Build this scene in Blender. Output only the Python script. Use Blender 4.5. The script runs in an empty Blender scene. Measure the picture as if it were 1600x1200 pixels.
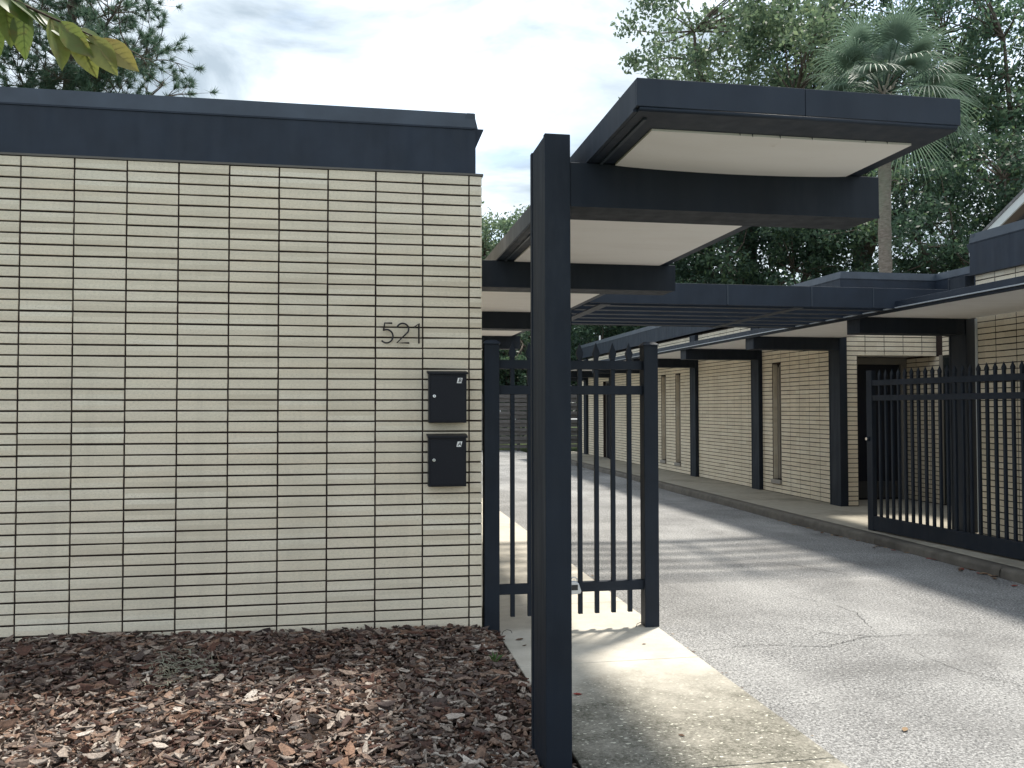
import bpy, math, random
import numpy as np
from mathutils import Vector, Matrix, Euler

random.seed(7)
rng = np.random.default_rng(7)
R = math.radians
sc = bpy.context.scene
col = sc.collection

# ------------------------------------------------------------------ camera
cam_d = bpy.data.cameras.new('camera')
cam_d.sensor_fit = 'HORIZONTAL'
cam_d.sensor_width = 36.0
cam_d.lens = 36.0 * 1353.884 / 1600.0
cam_d.clip_start = 0.05
cam_d.clip_end = 3000.0
cam = bpy.data.objects.new('camera', cam_d)
col.objects.link(cam)
cam.location = (2.037953, -5.664364, 1.436747)
YAW, PITCH, ROLL = 0.1733638, 0.0277626, -0.00145895
_f = Vector((math.sin(YAW) * math.cos(PITCH), math.cos(YAW) * math.cos(PITCH), math.sin(PITCH)))
_r = Vector((math.cos(YAW), -math.sin(YAW), 0))
_u = _r.cross(_f)
_r2 = _r * math.cos(ROLL) + _u * math.sin(ROLL)
_u2 = -_r * math.sin(ROLL) + _u * math.cos(ROLL)
cam.rotation_euler = Matrix((_r2, _u2, -_f)).transposed().to_euler()
sc.camera = cam

# ------------------------------------------------------------------ sky, sun, exposure
SUN_EL, SUN_AZ = 66.0, 46.0          # azimuth from +Y towards +X
world = bpy.data.worlds.new('World')
sc.world = world
world.use_nodes = True
wt = world.node_tree
wt.nodes.clear()
def wn(t, **kw):
    n = wt.nodes.new(t)
    for k, v in kw.items():
        setattr(n, k, v)
    return n
w_out = wn('ShaderNodeOutputWorld')
w_bg = wn('ShaderNodeBackground')
w_bg.inputs['Strength'].default_value = 0.12
w_sky = wn('ShaderNodeTexSky', sky_type='NISHITA', sun_disc=False)
w_sky.sun_elevation = R(SUN_EL)
w_sky.sun_rotation = R(SUN_AZ)
w_sky.air_density = 1.0
w_sky.dust_density = 1.5
w_tc = wn('ShaderNodeTexCoord')
w_sep = wn('ShaderNodeSeparateXYZ')
wt.links.new(w_tc.outputs['Generated'], w_sep.inputs[0])
w_mx = wn('ShaderNodeMath', operation='MAXIMUM'); w_mx.inputs[1].default_value = 0.0
wt.links.new(w_sep.outputs['Z'], w_mx.inputs[0])
w_ad = wn('ShaderNodeMath', operation='ADD'); w_ad.inputs[1].default_value = 0.22
wt.links.new(w_mx.outputs[0], w_ad.inputs[0])
w_dv = wn('ShaderNodeVectorMath', operation='DIVIDE')
wt.links.new(w_tc.outputs['Generated'], w_dv.inputs[0])
w_cb = wn('ShaderNodeCombineXYZ')
for i in range(3):
    wt.links.new(w_ad.outputs[0], w_cb.inputs[i])
wt.links.new(w_cb.outputs[0], w_dv.inputs[1])
w_n1 = wn('ShaderNodeTexNoise'); w_n1.inputs['Scale'].default_value = 1.5
w_n1.inputs['Detail'].default_value = 8; w_n1.inputs['Roughness'].default_value = 0.52
w_n1.inputs['Distortion'].default_value = 0.5
wt.links.new(w_dv.outputs[0], w_n1.inputs['Vector'])
w_r1 = wn('ShaderNodeValToRGB')                      # how much cloud covers the blue
w_r1.color_ramp.elements[0].position = 0.30; w_r1.color_ramp.elements[0].color = (0.5, 0.5, 0.5, 1)
w_r1.color_ramp.elements[1].position = 0.50; w_r1.color_ramp.elements[1].color = (1, 1, 1, 1)
wt.links.new(w_n1.outputs['Fac'], w_r1.inputs[0])
w_n2 = wn('ShaderNodeTexNoise'); w_n2.inputs['Scale'].default_value = 2.6
w_n2.inputs['Detail'].default_value = 9; w_n2.inputs['Roughness'].default_value = 0.55
w_n2.inputs['Distortion'].default_value = 0.35
wt.links.new(w_dv.outputs[0], w_n2.inputs['Vector'])
w_r2 = wn('ShaderNodeValToRGB')                      # cloud brightness: grey bellies to bright tops
w_r2.color_ramp.elements[0].position = 0.38; w_r2.color_ramp.elements[0].color = (.30, .36, .415, 1)
w_r2.color_ramp.elements[1].position = 0.63; w_r2.color_ramp.elements[1].color = (0.76, 0.83, 0.89, 1)
wt.links.new(w_n2.outputs['Fac'], w_r2.inputs[0])
w_sc = wn('ShaderNodeVectorMath', operation='SCALE'); w_sc.inputs['Scale'].default_value = 4.2
wt.links.new(w_r2.outputs[0], w_sc.inputs[0])
w_mix = wn('ShaderNodeMix', data_type='RGBA')
wt.links.new(w_r1.outputs[0], w_mix.inputs['Factor'])
wt.links.new(w_sky.outputs[0], w_mix.inputs['A'])
wt.links.new(w_sc.outputs[0], w_mix.inputs['B'])
wt.links.new(w_mix.outputs['Result'], w_bg.inputs['Color'])
wt.links.new(w_bg.outputs[0], w_out.inputs[0])

sun_d = bpy.data.lights.new('sun', 'SUN')
sun_d.energy = 1.7
sun_d.angle = R(6.0)
sun_d.color = (1.0, 0.95, 0.86)
sun = bpy.data.objects.new('sun', sun_d)
col.objects.link(sun)
_sd = Vector((math.sin(R(SUN_AZ)) * math.cos(R(SUN_EL)), math.cos(R(SUN_AZ)) * math.cos(R(SUN_EL)), math.sin(R(SUN_EL))))
sun.rotation_euler = (-_sd).to_track_quat('-Z', 'Y').to_euler()
sun.location = (10, 10, 30)

sc.view_settings.view_transform = 'Standard'
sc.view_settings.look = 'None'
sc.view_settings.gamma = 1.0
sc.view_settings.use_curve_mapping = False
sc.view_settings.exposure = 1.92

# ------------------------------------------------------------------ helpers
class MB:
    """collects polygons and links them as ONE mesh object"""
    def __init__(s): s.v = []; s.f = []
    def add(s, verts, faces):
        o = len(s.v); s.v += [tuple(p) for p in verts]; s.f += [tuple(i + o for i in f) for f in faces]; return s
    def box(s, x0, x1, y0, y1, z0, z1):
        return s.add([(x0,y0,z0),(x1,y0,z0),(x1,y1,z0),(x0,y1,z0),(x0,y0,z1),(x1,y0,z1),(x1,y1,z1),(x0,y1,z1)],
                     [(3,2,1,0),(4,5,6,7),(0,1,5,4),(1,2,6,5),(2,3,7,6),(3,0,4,7)])
    def prism(s, poly, axis, a, b):
        """poly: 2-D outline; axis 'x','y','z' = extrusion axis"""
        n = len(poly)
        def P(p, t):
            return {'x': (t, p[0], p[1]), 'y': (p[0], t, p[1]), 'z': (p[0], p[1], t)}[axis]
        vs = [P(p, a) for p in poly] + [P(p, b) for p in poly]
        return s.add(vs, [tuple(range(n))[::-1], tuple(range(n, 2*n))] + [(i, (i+1) % n, n+(i+1) % n, n+i) for i in range(n)])
    def tube(s, pts, rad, k=6, cap=True):
        pts = [Vector(p) for p in pts]; n = len(pts)
        if not hasattr(rad, '__len__'): rad = [rad]*n
        vs = []; t0 = None
        for i, p in enumerate(pts):
            t = (pts[min(i+1, n-1)] - pts[max(i-1, 0)]).normalized()
            a = t.orthogonal().normalized() if t0 is None else (t0 - t*t0.dot(t)).normalized()
            t0 = a; b = t.cross(a)
            for j in range(k):
                w = 2*math.pi*j/k
                vs.append(p + (a*math.cos(w) + b*math.sin(w))*rad[i])
        fs = [(i*k+j, i*k+(j+1) % k, (i+1)*k+(j+1) % k, (i+1)*k+j) for i in range(n-1) for j in range(k)]
        if cap: fs += [tuple(range(k))[::-1], tuple(range((n-1)*k, n*k))]
        return s.add(vs, fs)
    def cyl(s, c, axis, r, h, k=16):
        c = Vector(c); d = {'x': Vector((1,0,0)), 'y': Vector((0,1,0)), 'z': Vector((0,0,1))}[axis]
        return s.tube([c, c + d*h], r, k)
    def mesh(s, name, mat, smooth=False):
        me = bpy.data.meshes.new(name); me.from_pydata(s.v, [], s.f)
        me.materials.append(mat)
        import bmesh
        bm = bmesh.new(); bm.from_mesh(me); bmesh.ops.recalc_face_normals(bm, faces=bm.faces); bm.to_mesh(me); bm.free()
        if smooth:
            me.polygons.foreach_set('use_smooth', [True]*len(me.polygons))
        me.update(); return me
    def build(s, name, mat, parent=None, smooth=False, bevel=0, loc=None):
        o = bpy.data.objects.new(name, s.mesh(name, mat, smooth)); col.objects.link(o)
        if parent: o.parent = parent
        if loc: o.location = loc
        if bevel:
            m = o.modifiers.new('bevel', 'BEVEL'); m.width = bevel; m.segments = 2; m.limit_method = 'ANGLE'
        return o

def np_mesh(name, V, F, mat, attr=None, smooth=False):
    me = bpy.data.meshes.new(name)
    V = np.asarray(V, dtype=np.float32); F = np.asarray(F, dtype=np.int32)
    k = F.shape[1]
    me.vertices.add(len(V)); me.vertices.foreach_set('co', V.ravel())
    me.loops.add(F.size); me.loops.foreach_set('vertex_index', F.ravel())
    me.polygons.add(len(F)); me.polygons.foreach_set('loop_start', np.arange(0, F.size, k, dtype=np.int32))
    me.polygons.foreach_set('use_smooth', np.full(len(F), bool(smooth)))
    if attr is not None:
        a = me.attributes.new('rnd', 'FLOAT', 'POINT'); a.data.foreach_set('value', np.asarray(attr, dtype=np.float32))
    me.materials.append(mat); me.update(calc_edges=True); me.validate()
    return me
def link(name, me, parent=None, loc=None, rot=None):
    o = bpy.data.objects.new(name, me); col.objects.link(o)
    if parent: o.parent = parent
    if loc is not None: o.location = loc
    if rot is not None: o.rotation_euler = rot
    return o
def tag(o, label=None, cat=None, group=None, kind=None):
    if label: o['label'] = label
    if cat: o['category'] = cat
    if group: o['group'] = group
    if kind: o['kind'] = kind
    return o
def empty(name, loc=(0,0,0), label=None, cat=None, group=None, rz=0):
    o = bpy.data.objects.new(name, None); col.objects.link(o)
    o.empty_display_size = 0.1
    o.location = loc; o.rotation_euler = (0, 0, rz)
    return tag(o, label, cat, group)
def sub(o, at):          # part of an Empty that is not at the world origin, built in world coordinates
    o.location = -Vector(at); return o

# ------------------------------------------------------------------ materials
def mat(name, color=(.5,.5,.5), rough=.6, spec=.5, metal=0):
    m = bpy.data.materials.new(name); m.use_nodes = True
    b = m.node_tree.nodes['Principled BSDF']
    b.inputs['Base Color'].default_value = (*color, 1); b.inputs['Roughness'].default_value = rough
    b.inputs['Specular IOR Level'].default_value = spec; b.inputs['Metallic'].default_value = metal
    return m
class NT:
    def __init__(s, m): s.m = m; s.t = m.node_tree; s.b = s.t.nodes['Principled BSDF']
    def n(s, typ, ins=None, **kw):
        x = s.t.nodes.new(typ)
        for k, v in kw.items(): setattr(x, k, v)
        for k, v in (ins or {}).items():
            if hasattr(v, 'node') and hasattr(v, 'is_linked'): s.t.links.new(v, x.inputs[k])
            else: x.inputs[k].default_value = v
        return x
    def pos(s, scale=(1,1,1)):
        g = s.n('ShaderNodeNewGeometry')
        return s.n('ShaderNodeVectorMath', {0: g.outputs['Position'], 1: scale}, operation='MULTIPLY').outputs[0]
    def noise(s, vec, scale, detail=4, rough=.55, dist=0):
        return s.n('ShaderNodeTexNoise', {'Vector': vec, 'Scale': scale, 'Detail': detail, 'Roughness': rough, 'Distortion': dist}).outputs['Fac']
    def ramp(s, fac, stops, interp='LINEAR'):
        r = s.n('ShaderNodeValToRGB', {0: fac}); e = r.color_ramp.elements; r.color_ramp.interpolation = interp
        while len(e) < len(stops): e.new(0.5)
        for el, (p, c) in zip(e, stops):
            el.position = p; el.color = (*c, 1) if hasattr(c, '__len__') else (c, c, c, 1)
        return r.outputs[0]
    def mix(s, fac, a, b, mode='MIX'):
        x = s.n('ShaderNodeMix', data_type='RGBA', blend_type=mode)
        for k, v in (('Factor', fac), ('A', a), ('B', b)):
            i = x.inputs[k]
            if hasattr(v, 'node') and hasattr(v, 'is_linked'): s.t.links.new(v, i)
            elif k == 'Factor': i.default_value = v
            else: i.default_value = (*v, 1)
        return x.outputs['Result']
    def math(s, op, a, b=0.0):
        return s.n('ShaderNodeMath', {0: a, 1: b}, operation=op).outputs[0]
    def bump(s, h, strength=.3, dist=.01):
        b = s.n('ShaderNodeBump', {'Height': h, 'Strength': strength, 'Distance': dist})
        s.t.links.new(b.outputs[0], s.b.inputs['Normal'])
    def color(s, c): s.t.links.new(c, s.b.inputs['Base Color'])
    def rough(s, c): s.t.links.new(c, s.b.inputs['Roughness'])

M = {}
# dark blue-black steel paint
def steel(name, base, lo=.55, hi=.72):
    m = mat(name, base, .42, .34); t = NT(m); p = t.pos()
    n1 = t.noise(p, 3.5, 5); n2 = t.noise(t.pos((1, 1, .15)), 14, 4)
    t.color(t.mix(t.ramp(n1, [(.35, 0.0), (.7, 1.0)]), base, tuple(c*1.45 for c in base)))
    dust = t.math('MULTIPLY', t.noise(t.pos((1, 1, .3)), 22, 6, .7), t.noise(p, 1.3, 3))
    t.color(t.mix(t.ramp(dust, [(.31, 0.0), (.46, .14)]), t.mix(t.ramp(n1, [(.35, 0.0), (.7, 1.0)]), base, tuple(c*1.45 for c in base)), (.04, .048, .058)))
    t.rough(t.ramp(n2, [(.3, lo), (.7, hi)]))
    t.bump(t.noise(p, 60, 3), .04, .004)
    return m
M['steel'] = steel('dark_steel_paint', (.0050, .0092, .0165))
M['fascia'] = steel('dark_fascia_metal', (.0125, .0190, .031), .48, .64)
M['coping'] = steel('grey_coping_metal', (.036, .046, .060), .36, .5)
M['drip'] = mat('drip_edge_glint', (.34, .37, .4), .35, .5)  # bright sky reflection along the drip line, put into the colour
M['weathered'] = steel('weathered_brown_paint', (.040, .045, .054), .5, .65)
# bricks
m = M['brick'] = mat('cream_brick', (.55, .5, .38), .85, .25); t = NT(m)
cell = t.n('ShaderNodeVectorMath', {0: t.pos((1/.3048, 1/.3048, 1/.0677)), 1: (.013, .37, .47)}, operation='ADD').outputs[0]
cell = t.n('ShaderNodeVectorMath', {0: cell}, operation='FLOOR').outputs[0]
wn_ = t.n('ShaderNodeTexWhiteNoise', {'Vector': cell}).outputs['Value']
basec = t.ramp(wn_, [(0, (.67, .585, .445)), (.12, (.72, .635, .49)), (.45, (.765, .68, .53)), (.7, (.755, .66, .505)), (1, (.80, .725, .58))])
grain = t.noise(t.pos((55, 55, 110)), 1.0, 6, .7)
c1 = t.mix(t.ramp(grain, [(.30, .55), (.55, 0.0)]), basec, (.52, .46, .36))
speck = t.noise(t.pos((110, 110, 130)), 1.6, 2, .5)
c1 = t.mix(t.ramp(speck, [(.63, 0.0), (.74, .75)]), c1, (.22, .18, .13))
grime = t.noise(t.pos((1.2, 1.2, .5)), 1.6, 6, .6)
c1 = t.mix(t.ramp(grime, [(.45, 0.0), (.8, .35)]), c1, (.42, .375, .29))
stk = t.noise(t.pos((5, 5, .28)), 1.6, 5, .6)
c1 = t.mix(t.ramp(stk, [(.55, 0.0), (.8, .26)]), c1, (.42, .365, .28))
t.color(c1)
t.bump(t.math('ADD', grain, t.math('MULTIPLY', speck, -.6)), .35, .004)
m = M['mortar'] = mat('dark_mortar', (.035, .026, .024), .95, .1); t = NT(m)
nn = t.noise(t.pos(), 60, 4); t.color(t.ramp(nn, [(.3, (.022, .016, .015)), (.7, (.06, .045, .04))])); t.bump(nn, .5, .004)
M['flash'] = mat('grey_flashing', (.13, .12, .105), .7, .3)
# soffit boards
m = M['soffit'] = mat('off_white_soffit', (.74, .70, .66), .75, .3); t = NT(m)
sa = t.noise(t.pos((.8, 2.5, 1)), 2.0, 5); sb = t.noise(t.pos(), 16, 3)
sc_ = t.mix(t.ramp(sa, [(.42, 0.0), (.75, .3)]), (.80, .785, .77), (.62, .58, .54))
t.color(t.mix(t.ramp(sb, [(.66, 0.0), (.78, .25)]), sc_, (.52, .46, .4)))
# concrete walk
def concrete(name, a, b, dark, amount=1.0):
    m = mat(name, a, .85, .25); t = NT(m); p = t.pos((1, 1, 1))
    big = t.noise(p, 1.1, 6, .6, .3); fine = t.noise(p, 90, 3, .6); med = t.noise(p, 9, 6, .65)
    c = t.mix(t.ramp(med, [(.35, 0.0), (.7, 1.0)]), a, b)
    c = t.mix(t.ramp(big, [(.52, 0.0), (.74, .75*amount)]), c, dark)
    c = t.mix(t.ramp(fine, [(.55, 0.0), (.7, .35)]), c, tuple(x*.6 for x in a))
    t.color(c); t.bump(t.math('ADD', fine, med), .25, .004)
    return m, t, c
M['concrete'], t, c = concrete('pale_concrete', (.57, .53, .455), (.49, .45, .38), (.30, .28, .235))
# algae stain with pale lichen flecks towards the street end of the walk
sep = t.n('ShaderNodeSeparateXYZ', {0: t.pos()})
edge = t.noise(t.pos(), 1.7, 5, .6)
g = t.math('ADD', t.math('MULTIPLY', sep.outputs['Y'], -1.0), t.math('MULTIPLY', edge, 1.5))
mask = t.ramp(g, [(0, 0.0), (1, 1.0)])
mr = t.n('ShaderNodeMapRange', {'Value': g, 'From Min': 1.5, 'From Max': 2.25}); mr.clamp = True
blot = t.math('MULTIPLY', t.ramp(t.noise(t.pos(), 4, 6, .65), [(.34, .62), (.6, 1.0)]), t.ramp(t.noise(t.pos(), 70, 4, .7), [(.36, .6), (.6, 1.0)]))
mk = t.math('MULTIPLY', mr.outputs[0], blot)
c = t.mix(t.math('MULTIPLY', mk, .95), c, (.072, .070, .052))
flk = t.noise(t.pos((26, 38, 1)), 1.25, 2, .5)
c = t.mix(t.math('MULTIPLY', t.ramp(flk, [(.645, 0.0), (.68, 1.0)]), mr.outputs[0]), c, (.62, .60, .5))
t.color(c)
M['kerb'], t, c = concrete('weathered_walk_concrete', (.36, .33, .27), (.29, .265, .215), (.13, .115, .09))
M['kerb_face'], t, c = concrete('dark_kerb_concrete', (.15, .135, .115), (.10, .09, .075), (.045, .04, .035), 1.2)  # darker concrete for kerb stones and slab bases
# asphalt
m = M['asphalt'] = mat('worn_asphalt', (.2, .2, .2), .8, .35); t = NT(m); p = t.pos((1, 1, 0))
vor = t.n('ShaderNodeTexVoronoi', {'Vector': p, 'Scale': 115.0}); vor2 = t.n('ShaderNodeTexVoronoi', {'Vector': p, 'Scale': 240.0})
agg = t.ramp(vor.outputs['Color'], [(.1, (.13, .128, .124)), (.5, (.315, .31, .30)), (.9, (.58, .57, .55))])
agg2 = t.ramp(vor2.outputs['Color'], [(.1, (.14, .138, .133)), (.5, (.33, .325, .315)), (.9, (.54, .53, .515))])
c = t.mix(.45, agg, agg2)
gap = t.ramp(vor.outputs['Distance'], [(.4, 0.0), (.75, .7)])
c = t.mix(gap, c, (.07, .07, .07))
wear = t.noise(t.pos((.5, .9, 0)), 1.3, 6, .6, .4)
c = t.mix(t.ramp(wear, [(.36, .75), (.5, .34), (.66, 0.0)]), c, (.125, .122, .118))
dust = t.noise(t.pos((1.1, .6, 0)), .9, 5, .6)
c = t.mix(t.ramp(dust, [(.46, 0.0), (.68, .36)]), c, (.52, .51, .49))
pit = t.noise(t.pos((1, 1, 0)), 62, 3, .7)
c = t.mix(t.ramp(pit, [(.36, .85), (.47, 0.0)]), c, (.045, .045, .045))
c = t.mix(t.ramp(pit, [(.56, 0.0), (.68, .6)]), c, (.62, .61, .59))
t.color(c); t.bump(t.math('SUBTRACT', t.math('MULTIPLY', vor.outputs['Distance'], -1.0), t.math('MULTIPLY', vor2.outputs['Distance'], .4)), .6, .006)
m = M['crack'] = mat('asphalt_crack_dark', (.03, .03, .03), .95, .1)  # dark flat strips laid over the asphalt as cracks
# soil, grass
m = M['soil'] = mat('dark_soil', (.035, .026, .02), .95, .1); t = NT(m); nn = t.noise(t.pos(), 25, 6, .7)
t.color(t.ramp(nn, [(.3, (.018, .012, .01)), (.7, (.07, .05, .038))])); t.bump(nn, .8, .03)
m = M['ground'] = mat('rough_grass_ground', (.06, .08, .03), .95, .1); t = NT(m); nn = t.noise(t.pos(), 2.5, 8, .7)
t.color(t.ramp(nn, [(.3, (.05, .045, .025)), (.7, (.05, .085, .025))])); t.bump(nn, .8, .05)
# bark chips
m = M['bark'] = mat('bark_chip', (.1, .07, .05), .8, .25); t = NT(m)
at = t.n('ShaderNodeAttribute', attribute_name='rnd').outputs['Fac']
bc = t.ramp(at, [(0, (.02, .013, .012)), (.15, (.05, .032, .027)), (.3, (.13, .062, .042)), (.42, (.10, .074, .066)), (.55, (.20, .15, .12)), (.66, (.25, .145, .095)), (.78, (.31, .25, .205)), (.9, (.43, .36, .30)), (1, (.58, .51, .44))])
fib = t.noise(t.pos((90, 90, 90)), 1.0, 5, .7)
t.color(t.mix(t.ramp(fib, [(.35, .6), (.6, 0.0)]), bc, (.02, .014, .012))); t.bump(fib, .5, .004)
# foliage; tones raised and blued in place of the glare veil
def leafmat(name, stops, trans=.35, rough=.5, attr=True):
    m = bpy.data.materials.new(name); m.use_nodes = True; t = NT(m)
    if attr: f = t.n('ShaderNodeAttribute', attribute_name='rnd').outputs['Fac']
    else: f = t.noise(t.pos(), 9, 4)
    c = t.ramp(f, stops)
    t.color(c); t.b.inputs['Roughness'].default_value = rough; t.b.inputs['Specular IOR Level'].default_value = .4
    tr = t.n('ShaderNodeBsdfTranslucent', {'Color': c})
    mx = t.n('ShaderNodeMixShader', {0: trans, 1: t.b.outputs[0], 2: tr.outputs[0]})
    t.t.links.new(mx.outputs[0], t.t.nodes['Material Output'].inputs[0])
    return m
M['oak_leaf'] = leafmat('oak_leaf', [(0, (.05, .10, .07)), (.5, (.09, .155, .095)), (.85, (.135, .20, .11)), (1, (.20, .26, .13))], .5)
M['olive_leaf'] = leafmat('light_leaf', [(0, (.08, .13, .08)), (.5, (.14, .20, .115)), (1, (.23, .29, .16))], .5)
M['dark_leaf'] = leafmat('dark_leaf', [(0, (.034, .066, .046)), (.6, (.068, .118, .072)), (1, (.13, .19, .085))], .45)
M['needle'] = leafmat('pine_needle', [(0, (.045, .09, .065)), (.6, (.085, .145, .095)), (1, (.14, .19, .11))], .4)
M['palm_leaf'] = leafmat('palm_frond', [(0, (.07, .12, .085)), (.6, (.13, .19, .135)), (1, (.21, .26, .18))], .45, .5)
M['moss'] = mat('grey_moss', (.27, .265, .20), .9, .1)
m = M['bark_oak'] = mat('tree_bark', (.09, .075, .06), .95, .1); t = NT(m); nn = t.noise(t.pos((4, 4, 1)), 4, 6, .7)
t.color(t.ramp(nn, [(.3, (.045, .036, .03)), (.7, (.15, .125, .10))])); t.bump(nn, .8, .03)
m = M['bark_palm'] = mat('palm_trunk_bark', (.2, .17, .14), .95, .1); t = NT(m); nn = t.noise(t.pos((3, 3, 9)), 3, 6, .7)
n3 = t.noise(t.pos(), .9, 3)
t.color(t.mix(t.ramp(n3, [(.5, 0.0), (.65, .5)]), t.ramp(nn, [(.3, (.10, .085, .07)), (.7, (.29, .25, .21))]), (.2, .23, .17))); t.bump(nn, .8, .03)
# big translucent foreground leaves: veins along the blade (object space)
m = M['big_leaf'] = bpy.data.materials.new('yellow_green_leaf'); m.use_nodes = True; t = NT(m)
f = t.n('ShaderNodeAttribute', attribute_name='rnd').outputs['Fac']
lc = t.ramp(f, [(0, (.06, .11, .03)), (.45, (.14, .19, .045)), (.75, (.22, .23, .06)), (1, (.28, .22, .07))])
bl = t.noise(t.pos(), 38, 5, .6)
lc = t.mix(t.ramp(bl, [(.52, 0.0), (.74, .6)]), lc, (.22, .12, .04))
t.color(lc); t.b.inputs['Roughness'].default_value = .42
tr = t.n('ShaderNodeBsdfTranslucent', {'Color': lc})
mx = t.n('ShaderNodeMixShader', {0: .45, 1: t.b.outputs[0], 2: tr.outputs[0]})
t.t.links.new(mx.outputs[0], t.t.nodes['Material Output'].inputs[0])
M['vein'] = mat('leaf_vein', (.20, .17, .06), .6, .3)
M['twig'] = mat('brown_twig', (.06, .04, .03), .8, .2)
M['red_leaf'] = mat('dry_red_leaf', (.22, .035, .025), .6, .3)
M['brown_leaf'] = mat('dry_brown_leaf', (.12, .07, .045), .8, .2)
M['tan_leaf'] = mat('dry_tan_leaf', (.26, .18, .11), .8, .2)
M['weed'] = mat('fresh_green_weed', (.06, .11, .03), .5, .4)
# small things
M['box_black'] = mat('black_powder_coat', (.005, .006, .011), .42, .3); t = NT(M['box_black']); t.bump(t.noise(t.pos(), 350, 2), .08, .001)
M['chrome'] = mat('chrome_lock', (.72, .72, .72), .22, .5, 1.0)
M['hole'] = mat('lock_keyhole', (.02, .02, .02), .6)
M['sticker'] = mat('white_sticker', (.78, .78, .76), .5)
M['ink'] = mat('black_print', (.012, .012, .012), .5)
M['digit'] = mat('black_number_metal', (.015, .012, .014), .4, .5)
M['silver'] = mat('brushed_silver', (.5, .53, .57), .35, .5, .8)
M['door'] = mat('navy_door_paint', (.004, .006, .013), .4, .35)
M['kick'] = mat('kick_plate', (.06, .06, .065), .4, .5, .6)
M['frame'] = mat('grey_door_frame', (.17, .165, .155), .6, .3)
M['glass'] = mat('dark_window_glass', (.02, .025, .025), .06, .6)
M['winframe'] = mat('bronze_window_frame', (.24, .215, .18), .5, .4)
M['slot_panel'] = mat('beige_slot_panel', (.20, .18, .15), .35, .5)  # beige panel added in place of glass so the slots read lighter
M['sill'] = mat('grey_sill', (.30, .28, .25), .8, .2)
m = M['slat'] = mat('weathered_grey_wood', (.12, .11, .105), .9, .15); t = NT(m); nn = t.noise(t.pos((2, 8, 20)), 2, 6, .7)
t.color(t.ramp(nn, [(.3, (.075, .068, .065)), (.7, (.19, .175, .165))])); t.bump(nn, .5, .01)
M['trim'] = mat('pale_trim_paint', (.55, .58, .58), .6, .3)
m = M['siding'] = mat('brown_grey_siding', (.2, .17, .14), .9, .15)
m = M['shingle'] = mat('grey_shingles', (.16, .16, .165), .9, .15); t = NT(m); nn = t.noise(t.pos(), 12, 5, .7)
t.color(t.ramp(nn, [(.3, (.10, .10, .105)), (.7, (.24, .24, .245))]))
m = M['roof'] = mat('pale_roof_gravel', (.30, .29, .27), .95, .1); t = NT(m); nn = t.noise(t.pos(), 30, 5, .7)
t.color(t.ramp(nn, [(.3, (.2, .19, .18)), (.7, (.42, .41, .38))]))
M['pipe'] = mat('white_pvc', (.7, .7, .7), .5)

# ------------------------------------------------------------------ the setting: ground, driveway, walks
ZW, ZA, ZR = -0.05, -0.07, 0.02        # left walk, asphalt, right raised walk
g = MB().add([(-90, -60, -.14), (110, -60, -.14), (110, 110, -.14), (-90, 110, -.14)], [(0, 1, 2, 3)]).build('ground', M['ground'])
tag(g, kind='structure')
# driveway: a gently uneven sheet
nx, ny = 40, 90
xs = np.linspace(4.035, 7.62, nx); ys = np.linspace(-7.5, 24.2, ny)
XX, YY = np.meshgrid(xs, ys)
ZZ = ZA + .008*np.sin(XX*1.7 + .6*YY) + .006*np.sin(YY*1.3 - XX)
ZZ -= .012*np.exp(-((XX - 7.55)/.25)**2)
V = np.stack([XX.ravel(), YY.ravel(), ZZ.ravel()], 1)
idx = np.arange(nx*ny).reshape(ny, nx)
F = np.stack([idx[:-1, :-1].ravel(), idx[:-1, 1:].ravel(), idx[1:, 1:].ravel(), idx[1:, :-1].ravel()], 1)
drive = tag(link('driveway', np_mesh('driveway', V, F, M['asphalt'], smooth=True)), kind='structure')
def zdrive(x, y):
    return ZA + .008*math.sin(x*1.7 + .6*y) + .006*math.sin(y*1.3 - x) - .012*math.exp(-((x - 7.55)/.25)**2)
# the drive turns right and left at the far end in front of the fence
yard = MB().box(1.5, 7.6, 16.5, 25.2, -.3, ZA - .004).build('far_driveway', M['asphalt']); tag(yard, kind='structure')
street = MB().box(4.3, 30, -9, -7.4, -.3, ZA - .02).build('street_edge', M['asphalt']); tag(street, kind='structure')
def crack(pts, w):
    pp = []
    for (a, b) in zip(pts[:-1], pts[1:]):
        n = max(2, int(math.dist(a, b)/.018))
        for i in range(n):
            s = i/n; pp.append((a[0]+(b[0]-a[0])*s + random.gauss(0, .006), a[1]+(b[1]-a[1])*s + random.gauss(0, .006)))
    pp.append(pts[-1])
    vs = []; n = len(pp)
    for i, (x, y) in enumerate(pp):
        dx = pp[min(i+1, n-1)][0]-pp[max(i-1, 0)][0]; dy = pp[min(i+1, n-1)][1]-pp[max(i-1, 0)][1]; L = math.hypot(dx, dy) or 1
        ww = w*random.uniform(.25, 1.0)*(.3 + .7*math.sin(math.pi*min(1, (i+1)/(n)))) 
        vs += [(x - dy/L*ww, y + dx/L*ww, zdrive(x, y) + .004), (x + dy/L*ww, y - dx/L*ww, zdrive(x, y) + .004)]
    MB().add(vs, [(2*i, 2*i+1, 2*i+3, 2*i+2) for i in range(n-1)]).build('crack', M['crack'], drive)
crack([(4.13, -.574), (4.49, -.51), (4.91, -.63), (5.28, -.45), (5.615, -.43), (5.95, -.5)], .0042)
crack([(5.28, .95), (5.6, .5), (5.62, .2), (5.41, -.394)], .0032)
crack([(4.9, -.1), (5.15, -.38), (5.41, -.43)], .0035)
crack([(5.48, -.62), (5.39, -.9), (5.42, -1.2), (5.55, -1.45), (5.6, -1.9)], .0026)
crack([(6.9, 1.2), (6.4, 1.5), (6.1, 2.2), (5.5, 2.6)], .0035)
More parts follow.
